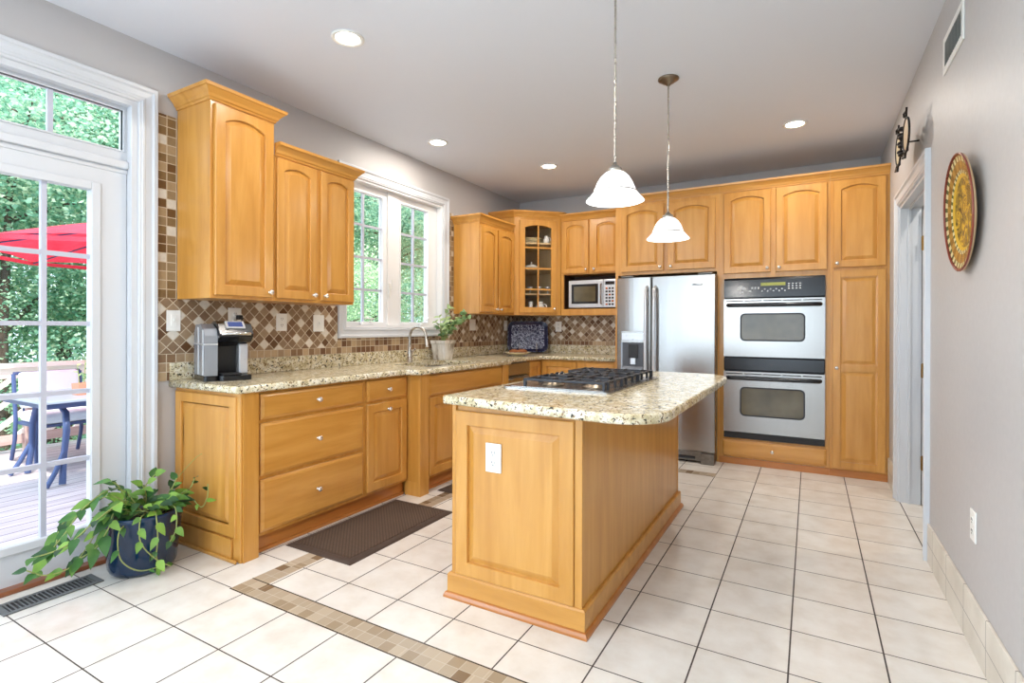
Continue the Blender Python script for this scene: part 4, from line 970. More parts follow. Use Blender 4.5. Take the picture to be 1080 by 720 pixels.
def odoor(z0, z1):
    mb = MB(); gx0, gx1 = 0.135, 0.640; gz0 = z0+(z1-z0)*0.27; gz1 = z0+(z1-z0)*0.75
    outer = [(0, z0), (WV, z0), (WV, z1), (0, z1)]
    hole = rrect(gx0, gx1, gz0, gz1, 0.04)
    bm = bmesh.new(); y = -0.040
    ov = [bm.verts.new((p[0], y, p[1])) for p in outer]; hv = [bm.verts.new((p[0], y, p[1])) for p in hole]
    ed = [bm.edges.new((ov[i], ov[(i+1) % 4])) for i in range(4)] + [bm.edges.new((hv[i], hv[(i+1) % len(hv)])) for i in range(len(hv))]
    bmesh.ops.triangle_fill(bm, use_beauty=True, edges=ed)
    hb = [bm.verts.new((p[0], -0.030, p[1])) for p in hole]; ob_ = [bm.verts.new((p[0], -0.001, p[1])) for p in outer]
    for i in range(len(hv)): j_ = (i+1) % len(hv); bm.faces.new([hv[i], hv[j_], hb[j_], hb[i]])
    for i in range(4): j_ = (i+1) % 4; bm.faces.new([ov[i], ov[j_], ob_[j_], ob_[i]])
    bm.faces.new(ob_)
    bm.verts.index_update(); mb.add([v.co[:] for v in bm.verts], [[v.index for v in f.verts] for f in bm.faces]); bm.free()
    o_ = mb.build('oven_door', 'steel', t)
    gp = rrect(gx0, gx1, gz0, gz1, 0.04); MB().prism(gp, 1, -0.037, -0.031).build('oven_window', 'oven_glass', o_)
    bz = MB(); 
    rin = rrect(gx0+0.012, gx1-0.012, gz0+0.012, gz1-0.012, 0.03); n_ = len(gp)
    bz.add([(p[0], -0.0378, p[1]) for p in gp]+[(p[0], -0.0378, p[1]) for p in rin], [[i, (i+1) % n_, n_+(i+1) % n_, n_+i] for i in range(n_)])
    bz.build('window_border', 'blackm', o_)
    zh = z1-0.055; hb2 = MB()
    n_ = 12; pts = [(0.035, -0.045, zh)]+[(0.04+(WV-0.08)*i/n_, -0.078-0.012*sin(pi*i/n_), zh) for i in range(n_+1)]+[(WV-0.035, -0.045, zh)]
    hb2.tube(pts, 0.0165, seg=10); hb2.build('handle', 'black', o_)
    vt = MB()
    for i in range(5): a = 0.015+i*(WV-0.03)/5; vt.box(a+0.005, a+(WV-0.03)/5-0.008, -0.0415, -0.0395, z1-0.022, z1-0.014)
    vt.build('vent_slot', 'slot', o_)
odoor(0.965, 1.474); odoor(0.297, 0.832)
MB().box(0, WV, -0.030, -0.001, 0.842, 0.955, bev=0.006).build('middle_trim', 'black', t)
MB().box(0, WV, -0.022, -0.001, 0.238, 0.290, bev=0.003).build('bottom_trim', 'blackm', t)

# microwave
t = thing('microwave', 'stainless microwave in the cabinet niche left of the fridge', 'microwave', (-2.335, 5.375, 1.4225))
WM, HM = 0.545, 0.315
MB().box(0, WM, 0.025, 0.30, 0.010, HM, bev=0.004).build('body', 'steel', t)
md = MB(); md.box(0, 0.405, 0, 0.0245, 0.012, HM-0.003, 'silver_plastic', 0.005); md.box(0.035, 0.345, -0.003, -0.0001, 0.055, HM-0.045, 'black', 0.001); mdo = md.build('door', None, t)
MB().box(0.065, 0.315, -0.005, -0.0031, 0.080, HM-0.072).build('window_mesh', 'oven_glass', mdo)
MB().tube([(0.382, -0.001, 0.05), (0.382, -0.03, 0.055), (0.382, -0.03, HM-0.055), (0.382, -0.001, HM-0.05)], 0.007).build('handle', 'steel', mdo)
mp = MB(); mp.box(0.408, WM, 0, 0.0245, 0.012, HM-0.003, 'silver_plastic', 0.005)
mp.box(0.425, WM-0.018, -0.002, -0.0001, HM-0.06, HM-0.025, 'black')
mpo = mp.build('control_panel', None, t)
mk = MB()
for i in range(3):
    for j_ in range(6): mk.box(0.428+0.034*i, 0.428+0.034*i+0.024, -0.003, -0.0001, 0.035+0.034*j_, 0.035+0.034*j_+0.020, 'slot' if (i*2+j_) % 5 else 'copper', 0.002)
mk.build('button', None, mpo)
for x in (0.04, WM-0.04): MB().lathe([(0.0005, 0), (0.012, 0), (0.012, 0.0098), (0.0005, 0.0098)], M4=Matrix.Translation((x, 0.06, 0))).build('foot', 'blackm', t)

# ================================================================== OUTLETS, SWITCHES, REGISTERS
def outlet(label, M_loc, rz, w_=0.07, h_=0.115, kind='outlet', n=1, cat='outlet', group=None):
    t = thing('wall_outlet' if kind == 'outlet' else 'light_switch', label, cat, M_loc, rz, group)
    MB().box(-w_/2, w_/2, -0.006, -0.0002, -h_/2, h_/2, bev=0.0025).build('cover_plate', 'plate', t)
    for i in range(n):
        cx = (i-(n-1)/2)*0.046
        if kind == 'outlet':
            for dz in (0.021, -0.021):
                r_ = MB(); r_.lathe([(0.0005, 0), (0.0165, 0), (0.0155, 0.0018), (0.0005, 0.0018)], 'plate', 16, Matrix.Translation((cx, -0.0061, dz)) @ Matrix.Rotation(R90, 4, 'X'))
                r_.box(cx-0.0075, cx-0.005, -0.0088, -0.0078, dz-0.001, dz+0.008, 'slot'); r_.box(cx+0.005, cx+0.0075, -0.0088, -0.0078, dz-0.001, dz+0.008, 'slot'); r_.box(cx-0.002, cx+0.002, -0.0088, -0.0078, dz-0.010, dz-0.006, 'slot')
                r_.build('receptacle', None, t)
        else:
            MB().box(cx-0.016, cx+0.016, -0.0085, -0.0061, -0.032, 0.032, bev=0.001).build('rocker', 'plate', t)
            MB().box(cx-0.004, cx+0.004, -0.018, -0.0086, -0.004, 0.012, bev=0.001).build('toggle', 'plate', t)
    return t
LX = TX+0.0002
outlet('white switch plate on the mosaic tile left of the coffee maker', (LX, 1.632, 1.25), R90, 0.075, 0.118, 'switch', 1, 'light switch')
o2 = outlet('white outlet with the coffee maker plug in it', (LX, 1.995, 1.275), R90, 0.085, 0.118)
outlet('white outlet on the tile right of the coffee maker, below the tall wall cabinet', (LX, 2.330, 1.248), R90, 0.082, 0.118)
outlet('white switch plate on the tile beside the left edge of the sink window', (LX, 2.640, 1.243), R90, 0.095, 0.120, 'switch', 1, 'light switch')
outlet('white switch plate behind the leafy plant right of the sink window', (LX, 4.655, 1.243), R90, 0.11, 0.12, 'switch', 2, 'light switch')
outlet('white switch plate on the left wall beside the blue tray', (LX, 5.355, 1.238), R90, 0.075, 0.12, 'switch', 1, 'light switch')
outlet('white outlet on the back wall tile right of the blue tray', (-2.603, YB-0.0092, 1.228), 0, 0.08, 0.12)
outlet('white outlet on the near end panel of the island', (-1.185, IY0-0.0168, 0.655), 0, 0.078, 0.125)
outlet('white outlet low on the right wall above the tile baseboard', (XR-0.0002, 2.606, 0.468), -R90, 0.072, 0.118)
# coffee maker plug and cord
pl = MB(); pl.box(0.012, 0.045, -0.014, 0.014, -0.014, 0.014, bev=0.004); pl.tube([(0.045, 0, 0), (0.065, 0.0, -0.004), (0.07, -0.02, -0.03), (0.045, -0.04, -0.06), (0.03, -0.045, -0.13), (0.030, -0.05, -0.28), (0.034, -0.06, -0.352)], 0.0035)
po = pl.build('power_cord', 'blackm'); po.location = (LX, 2.01, 1.275); tag(po, 'black plug and cord of the coffee maker in the tiled wall outlet', 'cord')

# wall register on right wall
t = thing('wall_register', 'white air register high on the right wall', 'air vent', (XR-0.0003, 2.965, 2.49), -R90)
vm = MB(); 
def fr_xz(mb, x0, x1, z0, z1, i, y0, y1, m=None):
    mb.box(x0, x1, y0, y1, z0, z0+i, m, 0.001); mb.box(x0, x1, y0, y1, z1-i, z1, m, 0.001); mb.box(x0, x0+i, y0, y1, z0+i, z1-i, m, 0.001); mb.box(x1-i, x1, y0, y1, z0+i, z1-i, m, 0.001)
fr_xz(vm, -0.185, 0.185, -0.085, 0.085, 0.03, -0.006, -0.0002); vm.build('frame', 'plate', t)
MB().box(-0.155, 0.155, -0.002, -0.0004, -0.055, 0.055).build('backing', 'vent_metal', t)
sl = MB()
for i in range(13): x = -0.15+0.025*i; sl.add([(x, -0.002, -0.055), (x+0.012, -0.008, -0.055), (x+0.013, -0.008, -0.055), (x+0.001, -0.002, -0.055), (x, -0.002, 0.055), (x+0.012, -0.008, 0.055), (x+0.013, -0.008, 0.055), (x+0.001, -0.002, 0.055)], [(0,1,5,4),(1,2,6,5),(2,3,7,6),(3,0,4,7),(0,3,2,1),(4,5,6,7)])
sl.build('louvre', 'plate', t)
# floor register
t = thing('floor_register', 'grey metal floor register in front of the patio door', 'air vent', (-2.995, 1.035, 0.0003), R90)
vm = MB()
for b_ in ((-0.18, 0.18, -0.066, -0.046), (-0.18, 0.18, 0.046, 0.066)): vm.box(b_[0], b_[1], b_[2], b_[3], 0, 0.006, bev=0.001)
vm.box(-0.18, -0.155, -0.046, 0.046, 0, 0.006, bev=0.001); vm.box(0.155, 0.18, -0.046, 0.046, 0, 0.006, bev=0.001)
for i in range(20): x = -0.150+0.0155*i; vm.box(x, x+0.006, -0.046, 0.046, 0.001, 0.006)
vm.box(-0.155, 0.155, -0.046, 0.046, 0.0001, 0.001, None); vm.build('grille', 'vent_metal', t)
MB().box(-0.154, 0.154, -0.045, 0.045, 0.0011, 0.0016).build('dark_opening', 'slot', t)

# ================================================================== LIGHTS
DOWN = 10.5
def recessed(x, y, label):
    t = thing('recessed_light', label, 'ceiling light', (x, y, H), 0, 'recessed ceiling lights')
    MB().lathe([(0.062, -0.0005), (0.085, -0.0005), (0.086, -0.005), (0.078, -0.008), (0.066, -0.007), (0.062, -0.0025)], None, 28).build('trim_ring', 'plate', t)
    MB().lathe([(0.0005, -0.0022), (0.061, -0.0022), (0.061, -0.0008), (0.0005, -0.0008)], None, 24).build('lens', 'lamp', t)
    l_ = add_light('downlight', 'AREA', (0, 0, -0.009), (0, 0, 0), DOWN, (1.0, 0.92, 0.83), shape='DISK', size=0.11); l_.parent = t
recessed(-2.145, 1.993, 'round recessed ceiling light nearest the patio door')
recessed(-2.70, 3.49, 'round recessed ceiling light above the sink window')
recessed(-2.172, 4.522, 'round recessed ceiling light near the glass corner cabinet')
recessed(-0.106, 4.486, 'round recessed ceiling light in front of the ovens')
recessed(-2.2, 0.3, 'added recessed ceiling light out of view on the patio side, brightening the room')  # this and the next three are unseen lamps added to brighten the room
recessed(-0.4, 1.2, 'added recessed ceiling light out of view near the camera, brightening the room')
recessed(-0.3, -1.2, 'added recessed ceiling light out of view at the rear right, brightening the room')
recessed(-2.2, -1.4, 'added recessed ceiling light out of view at the rear left, brightening the room')
recessed(1.05, 3.85, 'added recessed ceiling light in the hall, out of view, brightening the right doorway')  # invented lamp, put in to brighten the hall behind the doorway
def pendant(x, y, zrim, label, ztop=H):
    t = thing('pendant_light', label, 'pendant light', (x, y, zrim), 0, 'pendant lights over the island')
    hgt = ztop-zrim
    MB().lathe([(0.0005, -0.0005), (0.062, -0.0005), (0.064, -0.006), (0.052, -0.014), (0.040, -0.018), (0.036, -0.026), (0.020, -0.032), (0.010, -0.045), (0.0005, -0.046)], None, 24, Matrix.Translation((0, 0, hgt))).build('canopy', 'nickel_dark', t)
    MB().tube([(0, 0, 0.165), (0, 0, hgt-0.03)], 0.0055, seg=10).build('rod', 'nickel', t)
    MB().lathe([(0.0005, 0.172), (0.008, 0.170), (0.010, 0.160), (0.017, 0.156), (0.019, 0.148), (0.030, 0.143), (0.034, 0.136), (0.030, 0.128), (0.0005, 0.127)], None, 20).build('socket_cap', 'nickel', t)
    prof = [(0.026, 0.130), (0.045, 0.122), (0.064, 0.104), (0.078, 0.080), (0.088, 0.055), (0.096, 0.036), (0.110, 0.018), (0.126, 0.002), (0.129, -0.003), (0.124, -0.002), (0.107, 0.014), (0.093, 0.032), (0.085, 0.052), (0.075, 0.077), (0.061, 0.100), (0.043, 0.118), (0.026, 0.126)]
    sh = MB().lathe(prof, None, 36).build('lamp_shade', 'shade', t)
    MB().lathe([(0.0962, 0.0385), (0.0975, 0.037), (0.0992, 0.034), (0.0978, 0.033)], None, 36).build('shade_band', 'nickel', sh)
    MB().ball((0, 0, 0.062), 0.028, None, 14, sc=(1, 1, 1.3)).build('bulb', 'bulb', t)
    l_ = add_light('pendant_glow', 'POINT', (0, 0, 0.0), (0, 0, 0), 7, (1.0, 0.95, 0.88), shadow_soft_size=0.03); l_.parent = t
pendant(-0.763, 2.27, 1.787, 'frosted bell glass pendant light nearer the camera over the island')
pendant(-0.766, 3.29, 1.768, 'frosted bell glass pendant light over the far end of the island, near the ovens')

# ================================================================== COUNTER ITEMS
# coffee maker
t = thing('coffee_maker', 'black and silver single serve coffee maker with a side water tank', 'coffee maker', (-2.925, 1.835, Z1+0.0008), radians(74)); t.scale = (1, 0.84, 1)
# local: front faces -y
cm = MB(); cm.prism(rrect(-0.085, 0.085, -0.15, 0.15, 0.03), 2, 0, 0.028); cm.build('base', 'black', t)
cm = MB(); cm.prism([(0.15, 0.0285), (0.15, 0.25), (0.11, 0.315), (0.02, 0.325), (-0.03, 0.32), (-0.03, 0.21), (0.0, 0.19), (0.02, 0.0285)], 0, -0.083, 0.083); cm.build('body', 'blackm', t)
cm = MB(); cm.prism([(0.0, 0.205), (-0.10, 0.215), (-0.145, 0.245), (-0.15, 0.262), (-0.10, 0.318), (-0.03, 0.334), (0.03, 0.33), (0.03, 0.21)], 0, -0.087, 0.087); hd = cm.build('brew_head', 'black', t)
cm = MB(); pts = [(-0.087, 0.0, 0.225), (-0.087, -0.10, 0.24), (-0.07, -0.148, 0.262), (0, -0.158, 0.264), (0.07, -0.148, 0.262), (0.087, -0.10, 0.24), (0.087, 0.0, 0.225)]; cm.tube(pts, 0.008); cm.build('handle', 'chrome', hd)
TS_ = Matrix.Translation((0, -0.105, 0.309)) @ Matrix.Rotation(radians(40), 4, 'X')
MB().box(-0.05, 0.05, -0.03, 0.03, 0, 0.008, M4=TS_, bev=0.002).build('screen_bezel', 'silver_plastic', hd)
MB().box(-0.038, 0.038, -0.02, 0.02, 0.0082, 0.010, M4=TS_).build('screen', 'screen', hd)
MB().box(0.035, 0.086, -0.05, 0.019, 0.0285, 0.205, bev=0.008).build('side_column', 'silver_plastic', t)
MB().box(-0.07, 0.03, -0.135, -0.02, 0.0282, 0.040, bev=0.004).build('drip_tray', 'blackm', t)
MB().box(-0.03, 0.03, 0.019, 0.0196, 0.05, 0.18).build('back_panel', 'mark_dark', t)
tk = MB(); tk.prism([(-0.11, 0.03), (0.14, 0.03), (0.145, 0.27), (0.10, 0.315), (0.0, 0.318), (-0.09, 0.29), (-0.115, 0.25)], 0, -0.155, -0.09); 
tk.build('water_tank', 'grey_plastic', t)
MB().box(-0.158, -0.0895, -0.118, 0.148, 0.20, 0.208, bev=0.002).box(-0.1575, -0.089, -0.085, -0.06, 0.032, 0.285, bev=0.003).box(-0.1575, -0.089, 0.03, 0.05, 0.032, 0.30, bev=0.003).build('tank_rib', 'silver_plastic', t)
MB().prism(rrect(-0.158, -0.0865, -0.12, 0.145, 0.02), 2, 0, 0.029).build('tank_base', 'black', t)

# leafy plant in whitewashed pot
def leaf(mb, p, d, up, L, Wd, m=None, fold=0.25, droop=0.15):
    p = Vector(p); d = Vector(d).normalized(); up = Vector(up); side = d.cross(up).normalized(); nn = side.cross(d).normalized()
    shape = [(0.0, 0.04), (0.10, 0.62), (0.28, 1.0), (0.55, 0.82), (0.80, 0.42), (1.0, 0.0)]
    vs = []
    for a, w_ in shape:
        c = p + d*L*a - Vector((0, 0, 1))*droop*L*a*a
        vs.append(tuple(c)); vs.append(tuple(c+side*Wd*w_/2+nn*fold*Wd*w_/2)); vs.append(tuple(c-side*Wd*w_/2+nn*fold*Wd*w_/2))
    fs = []
    for i in range(len(shape)-1):
        a = i*3; b = a+3
        fs.append([a, b, b+1, a+1]); fs.append([a, a+2, b+2, b])
    mb.add(vs, fs, m, True); mb.nofix = True
rnd = random.Random(5)
t = thing('potted_plant', 'leafy green plant in a whitewashed square pot beside the faucet', 'potted plant', (-2.985, 3.945, Z1+0.0008))
pv = MB(); 
def sq(r, z): return [(x*1.0, y*1.0, z) for x, y in rrect(-r, r, -r, r, r*0.12, 2)]
L = [sq(0.062, 0.0), sq(0.066, 0.012), sq(0.066, 0.02), sq(0.080, 0.145), sq(0.086, 0.15), sq(0.090, 0.18), sq(0.082, 0.18), sq(0.075, 0.15)]
n = len(L[0]); vs = [p for l in L for p in l]; fs = [[a*n+i, a*n+(i+1) % n, a*n+n+(i+1) % n, a*n+n+i] for a in range(len(L)-1) for i in range(n)] + [list(range(n))]
pv.add(vs, fs)
for s_ in range(4):
    T = Matrix.Rotation(s_*R90, 4, 'Z')
    for i in range(5): x = -0.05+0.025*i; pv.add([(x-0.005, -0.068, 0.02), (x+0.005, -0.068, 0.02), (x+0.006, -0.0825, 0.14), (x-0.006, -0.0825, 0.14), (x-0.004, -0.062, 0.02), (x+0.004, -0.062, 0.02), (x+0.004, -0.076, 0.14), (x-0.004, -0.076, 0.14)], [(0,1,2,3), (0,4,5,1), (3,2,6,7), (0,3,7,4), (1,5,6,2)], None, False, T)
pv.build('pot', 'wash_pot', t)
MB().prism([(p[0], p[1]) for p in sq(0.074, 0)], 2, 0.14, 0.155).build('soil', 'soil', t)
stm = MB(); lf = MB()
for i in range(15):
    a = rnd.uniform(0, 2*pi); ln = rnd.uniform(0.16, 0.36); tilt = rnd.uniform(0.1, 0.75)
    if i in (0, 1, 2, 3): a = 1.55+rnd.uniform(-0.3, 0.3); tilt = 0.85; ln = 0.32
    dx, dy = cos(a)*tilt, sin(a)*tilt*1.1
    if dx < 0: dx *= 0.3
    pts = [Vector((0.02*cos(a), 0.02*sin(a), 0.155))]
    for j_ in range(1, 7): u = j_/6; pts.append(Vector((dx*ln*u*u*1.0+0.02*cos(a), dy*ln*u*u+0.02*sin(a), 0.155+ln*u*(1-0.35*tilt*u))))
    stm.tube(pts, [0.004-0.0004*q for q in range(7)], seg=5)
    for j_ in range(2, 7):
        for s_ in (1, 2):
            d = Vector((rnd.uniform(-0.3, 1), rnd.uniform(-1, 1), rnd.uniform(-0.2, 0.7))); 
            leaf(lf, pts[j_], d, (0.4, -0.5, 1), rnd.uniform(0.05, 0.085), rnd.uniform(0.030, 0.045))
stm.build('stem', 'vine', t); lf.build('foliage', 'ficus', t)

# blue tray on wire stand in the corner
ty = radians(28)
t = thing('serving_tray', 'blue and white patterned rectangular tray leaning in the counter corner', 'tray', (-2.885, 5.45, Z1+0.004), radians(30))
tilt = Matrix.Translation((0, 0.0, 0.012)) @ Matrix.Rotation(radians(-12), 4, 'X')
def tr_ring(w_, h_, r, y): return [(a, y, b+0.18) for a, b in rrect(-w_/2, w_/2, -h_/2, h_/2, r, 6)]
L = [tr_ring(0.47, 0.365, 0.07, -0.012), tr_ring(0.475, 0.37, 0.072, -0.005), tr_ring(0.40, 0.30, 0.04, 0.008), tr_ring(0.39, 0.29, 0.04, 0.003), tr_ring(0.46, 0.355, 0.065, -0.012)]
n = len(L[0]); mb = MB(); vs = [p for l in L for p in l]
mb.add(vs, [[a*n+i, a*n+(i+1) % n, a*n+n+(i+1) % n, a*n+n+i] for a in (0, 1) for i in range(n)] + [[2*n+i for i in range(n)]], 'tray_navy', False, tilt)
mb.add(vs, [[3*n+i, 3*n+(i+1) % n, 4*n+(i+1) % n, 4*n+i] for i in range(n)] + [[4*n+i, 4*n+(i+1) % n, (i+1) % n, i] for i in range(n)], 'tray_navy', False, tilt)
mb.add(vs, [[3*n+i for i in range(n)]], 'tray', False, tilt)
mb.build('tray_body', None, t)
ro = MB(); pp = tr_ring(0.468, 0.363, 0.07, -0.013); ro.tube([tilt @ Vector(p) for p in pp+[pp[0]]], 0.004, seg=6); ro.build('rim', 'tray', t)
t = thing('plate_stand', 'small metal wire plate stand holding the blue tray', 'stand', (-2.885, 5.45, Z1+0.001), radians(30))
st = MB()
for x in (-0.10, 0.10): st.tube([(x, 0.13, 0.004), (x, -0.05, 0.004), (x, -0.052, 0.12), ], 0.0035, seg=6); st.tube([(x, 0.13, 0.004), (x, 0.10, 0.17)], 0.0035, seg=6)
st.tube([(-0.10, 0.115, 0.10), (0.10, 0.115, 0.10)], 0.003, seg=6); st.build('wire_frame', 'nickel', t)
# bowl of bread
t = thing('serving_bowl', 'shallow cream bowl on the counter in front of the blue tray', 'bowl', (-2.70, 4.86, Z1+0.0008))
MB().lathe([(0.0005, 0), (0.055, 0), (0.06, 0.004), (0.10, 0.022), (0.14, 0.038), (0.142, 0.041), (0.137, 0.041), (0.10, 0.028), (0.055, 0.012), (0.0005, 0.010)], None, 32).build('bowl', 'cream_china', t)
for i, (x, y, z, s_) in enumerate(((-0.045, 0.0, 0.033, 0.042), (0.04, 0.04, 0.035, 0.045), (0.03, -0.04, 0.033, 0.038))):
    o_ = MB().ball((0, 0, 0), s_, None, 14, sc=(1.2, 0.9, 0.6)).build('bread_roll', 'bread'); o_.location = (-2.70+x, 4.86+y, Z1+z+0.012)
    tag(o_, 'brown bread roll lying in the shallow cream bowl', 'bread roll', 'bread rolls in the bowl')

# dishes in the glass cabinet (base positions in world)
def dish(name, label, cat, x, y, z, prof, m='white_china', group=None, seg=24):
    t = MB().lathe(prof, None, seg).build(name, m); t.location = (x, y, z); tag(t, label, cat, group); return t
sb = cz0+0.0203; s1, s2, s3 = cz0+shz[0]+0.0085, cz0+shz[1]+0.0085, cz0+shz[2]+0.0085
stack = [(0.0005, 0), (0.06, 0), (0.10, 0.012), (0.135, 0.02), (0.135, 0.024), (0.0005, 0.024)]
for i in range(3): dish('dinner_plate', 'cream dinner plate in the stack on the top shelf of the glass cabinet', 'plate', -2.80, 5.36, s3+0.0245*i, stack, 'cream_china', 'plates stacked on the top shelf')
jug = [(0.0005, 0), (0.028, 0), (0.036, 0.02), (0.034, 0.05), (0.020, 0.075), (0.022, 0.09), (0.018, 0.09), (0.016, 0.075), (0.0005, 0.02)]
def jugo(x, y, z, label, s_=1.0, m='white_china'):
    t = thing('small_jug', label, 'jug', (x, y, z)); MB().lathe([(a*s_, b*s_) for a, b in jug], None, 20).build('body', m, t)
    MB().tube([(0.030*s_, -0.01, 0.07*s_), (0.055*s_, -0.015, 0.065*s_), (0.058*s_, -0.015, 0.035*s_), (0.034*s_, -0.01, 0.025*s_)], 0.004*s_, seg=6).build('handle', m, t)
jugo(-2.605, 5.36, s3, 'white jug beside the plates on the top shelf of the glass cabinet')
t = thing('sugar_bowl', 'white lidded china bowl on the upper middle shelf of the glass cabinet', 'bowl', (-2.78, 5.33, s2))
MB().lathe([(0.0005, 0), (0.04, 0), (0.085, 0.022), (0.09, 0.03), (0.0005, 0.03)], None, 24).build('body', 'white_china', t)
MB().lathe([(0.085, 0.031), (0.06, 0.05), (0.02, 0.062), (0.006, 0.068), (0.012, 0.082), (0.004, 0.092), (0.0005, 0.092)], None, 24).build('lid', 'white_china', t)
gob = [(0.0005, 0), (0.026, 0), (0.024, 0.004), (0.005, 0.008), (0.004, 0.035), (0.014, 0.045), (0.026, 0.065), (0.028, 0.085), (0.026, 0.085), (0.012, 0.05), (0.0005, 0.044)]
for i, (x, y) in enumerate(((-2.84, 5.22), (-2.77, 5.28), (-2.68, 5.33), (-2.60, 5.39))): dish('goblet', 'small goblet standing on the lower shelf of the glass cabinet', 'goblet', x, y, s1, gob, 'silver_plastic', 'goblets on the lower shelf')
cand = [(0.0005, 0), (0.028, 0), (0.026, 0.01), (0.018, 0.02), (0.024, 0.09), (0.026, 0.135), (0.022, 0.135), (0.0005, 0.13)]
dish('tall_cup', 'tall narrow white china cup on the bottom of the glass cabinet', 'cup', -2.74, 5.24, sb, cand)
jugo(-2.65, 5.30, sb, 'white jug with a big curved handle on the bottom of the glass cabinet', 1.5)
dish('low_cup', 'low white cup at the left of the bottom shelf of the glass cabinet', 'cup', -2.83, 5.17, sb, [(0.0005, 0), (0.02, 0), (0.034, 0.03), (0.036, 0.045), (0.032, 0.045), (0.0005, 0.012)])
dish('low_bowl', 'low cream bowl at the right of the bottom shelf of the glass cabinet', 'bowl', -2.56, 5.41, sb, [(0.0005, 0), (0.02, 0), (0.040, 0.03), (0.042, 0.045), (0.038, 0.045), (0.0005, 0.012)], 'cream_china')

# ================================================================== FLOOR ITEMS
def fmat(label, x0, x1, y0, y1):
    t = thing('floor_mat', label, 'floor mat', ((x0+x1)/2, (y0+y1)/2, 0.0005))
    w2, d2 = (x1-x0)/2, (y1-y0)/2
    mb = MB(); L = [(0, 0.0), (0.012, 0.008), (0.03, 0.012), (0.045, 0.012), (0.05, 0.009)]
    def rg(d, z): return [(-w2+d, -d2+d, z), (w2-d, -d2+d, z), (w2-d, d2-d, z), (-w2+d, d2-d, z)]
    vs = [p for d, z in L for p in rg(d, z)]; mb.add(vs, [[a*4+i, a*4+(i+1) % 4, a*4+4+(i+1) % 4, a*4+4+i] for a in range(len(L)-1) for i in range(4)] + [[3, 2, 1, 0]]); mb.build('border', 'mat_edge', t)
    MB().box(-w2+0.05, w2-0.05, -d2+0.05, d2-0.05, 0.002, 0.011).build('woven_field', 'mat', t)
fmat('long dark brown woven mat in front of the drawer cabinet', -2.538, -2.035, 1.915, 2.81)
fmat('dark brown woven mat in front of the sink cabinet, partly behind the island', -2.415, -1.95, 3.12, 3.95)

# pothos in blue pot
rnd = random.Random(11)
t = thing('potted_plant', 'trailing green vine plant in a glossy blue pot by the patio door', 'potted plant', (-2.935, 1.385, 0.0005))
MB().lathe([(0.0005, 0), (0.125, 0), (0.138, 0.012), (0.146, 0.03), (0.168, 0.24), (0.176, 0.275), (0.180, 0.29), (0.176, 0.297), (0.166, 0.292), (0.155, 0.24), (0.0005, 0.23)], None, 40).build('pot', 'blue_pot', t)
MB().lathe([(0.0005, 0.262), (0.08, 0.268), (0.158, 0.255)], None, 24).build('soil', 'soil', t)
fo = MB(); vi = MB()
cam_dir = Vector((0.9, -0.43, 0))
def vine(pts, nl, L0, W0, r=0.003):
    P = [Vector(p) for p in pts]
    # catmull-rom
    out = []
    for i in range(len(P)-1):
        p0 = P[max(i-1, 0)]; p1 = P[i]; p2 = P[i+1]; p3 = P[min(i+2, len(P)-1)]
        for j_ in range(6): u = j_/6; out.append(0.5*((2*p1)+(p2-p0)*u+(2*p0-5*p1+4*p2-p3)*u*u+(3*p1-p0-3*p2+p3)*u**3))
    out.append(P[-1]); vi.tube(out, r, seg=5)
    for q in range(int(nl*1.5)):
        i = int((q+1)/(nl*1.5)*(len(out)-1)); i = min(i, len(out)-1); d = (out[i]-out[max(0, i-1)]).normalized()
        sd = d.cross(Vector((0, 0, 1))); sd = sd.normalized() if sd.length > 0.1 else Vector((1, 0, 0))
        dd = d*0.6+sd*(1 if q % 2 else -1)*rnd.uniform(0.4, 0.9)+Vector((0, 0, rnd.uniform(-0.5, 0.25)))+cam_dir*0.15
        up = (Vector((0, 0, 1))*0.7+cam_dir*0.8+Vector((rnd.uniform(-.3, .3),)*3)).normalized()
        s_ = rnd.uniform(0.5, 0.88)
        leaf(fo, out[i], dd, up, L0*s_, W0*s_*0.82, None, 0.22, 0.2)
zt = 0.27
# left spill towards the patio door / camera-left (world -Y)
vine([(0, 0, zt), (-0.02, -0.10, 0.42), (0.0, -0.24, 0.38), (0.02, -0.33, 0.28), (0.02, -0.40, 0.20)], 11, 0.105, 0.075)
vine([(0, 0, zt), (0.05, -0.10, 0.37), (0.10, -0.24, 0.33), (0.12, -0.36, 0.26), (0.12, -0.47, 0.25)], 9, 0.11, 0.07)
vine([(0, -0.02, zt), (0.02, -0.14, 0.40), (-0.05, -0.22, 0.36), (-0.08, -0.30, 0.30), (0.02, -0.36, 0.24)], 8, 0.12, 0.075)
vine([(0.02, -0.02, zt), (0.04, -0.16, 0.34), (0.06, -0.25, 0.22), (0.06, -0.32, 0.14), (0.04, -0.40, 0.13), (0.02, -0.46, 0.17)], 8, 0.08, 0.055)
vine([(0.02, 0, zt), (0.06, -0.14, 0.34), (0.09, -0.19, 0.27), (0.09, -0.24, 0.20), (0.06, -0.30, 0.16)], 8, 0.12, 0.08)
# upright ones
vine([(0, -0.05, zt), (0.0, -0.10, 0.42), (0.0, -0.14, 0.47)], 4, 0.11, 0.05)
vine([(-0.04, 0.03, zt), (-0.05, 0.03, 0.38), (-0.05, 0.08, 0.44)], 4, 0.09, 0.06)
vine([(0.03, 0.05, zt), (0.05, 0.10, 0.35), (0.04, 0.14, 0.42)], 5, 0.09, 0.055)
vine([(0, 0.0, zt), (0.03, 0.0, 0.36), (0.06, -0.03, 0.43)], 4, 0.10, 0.06)
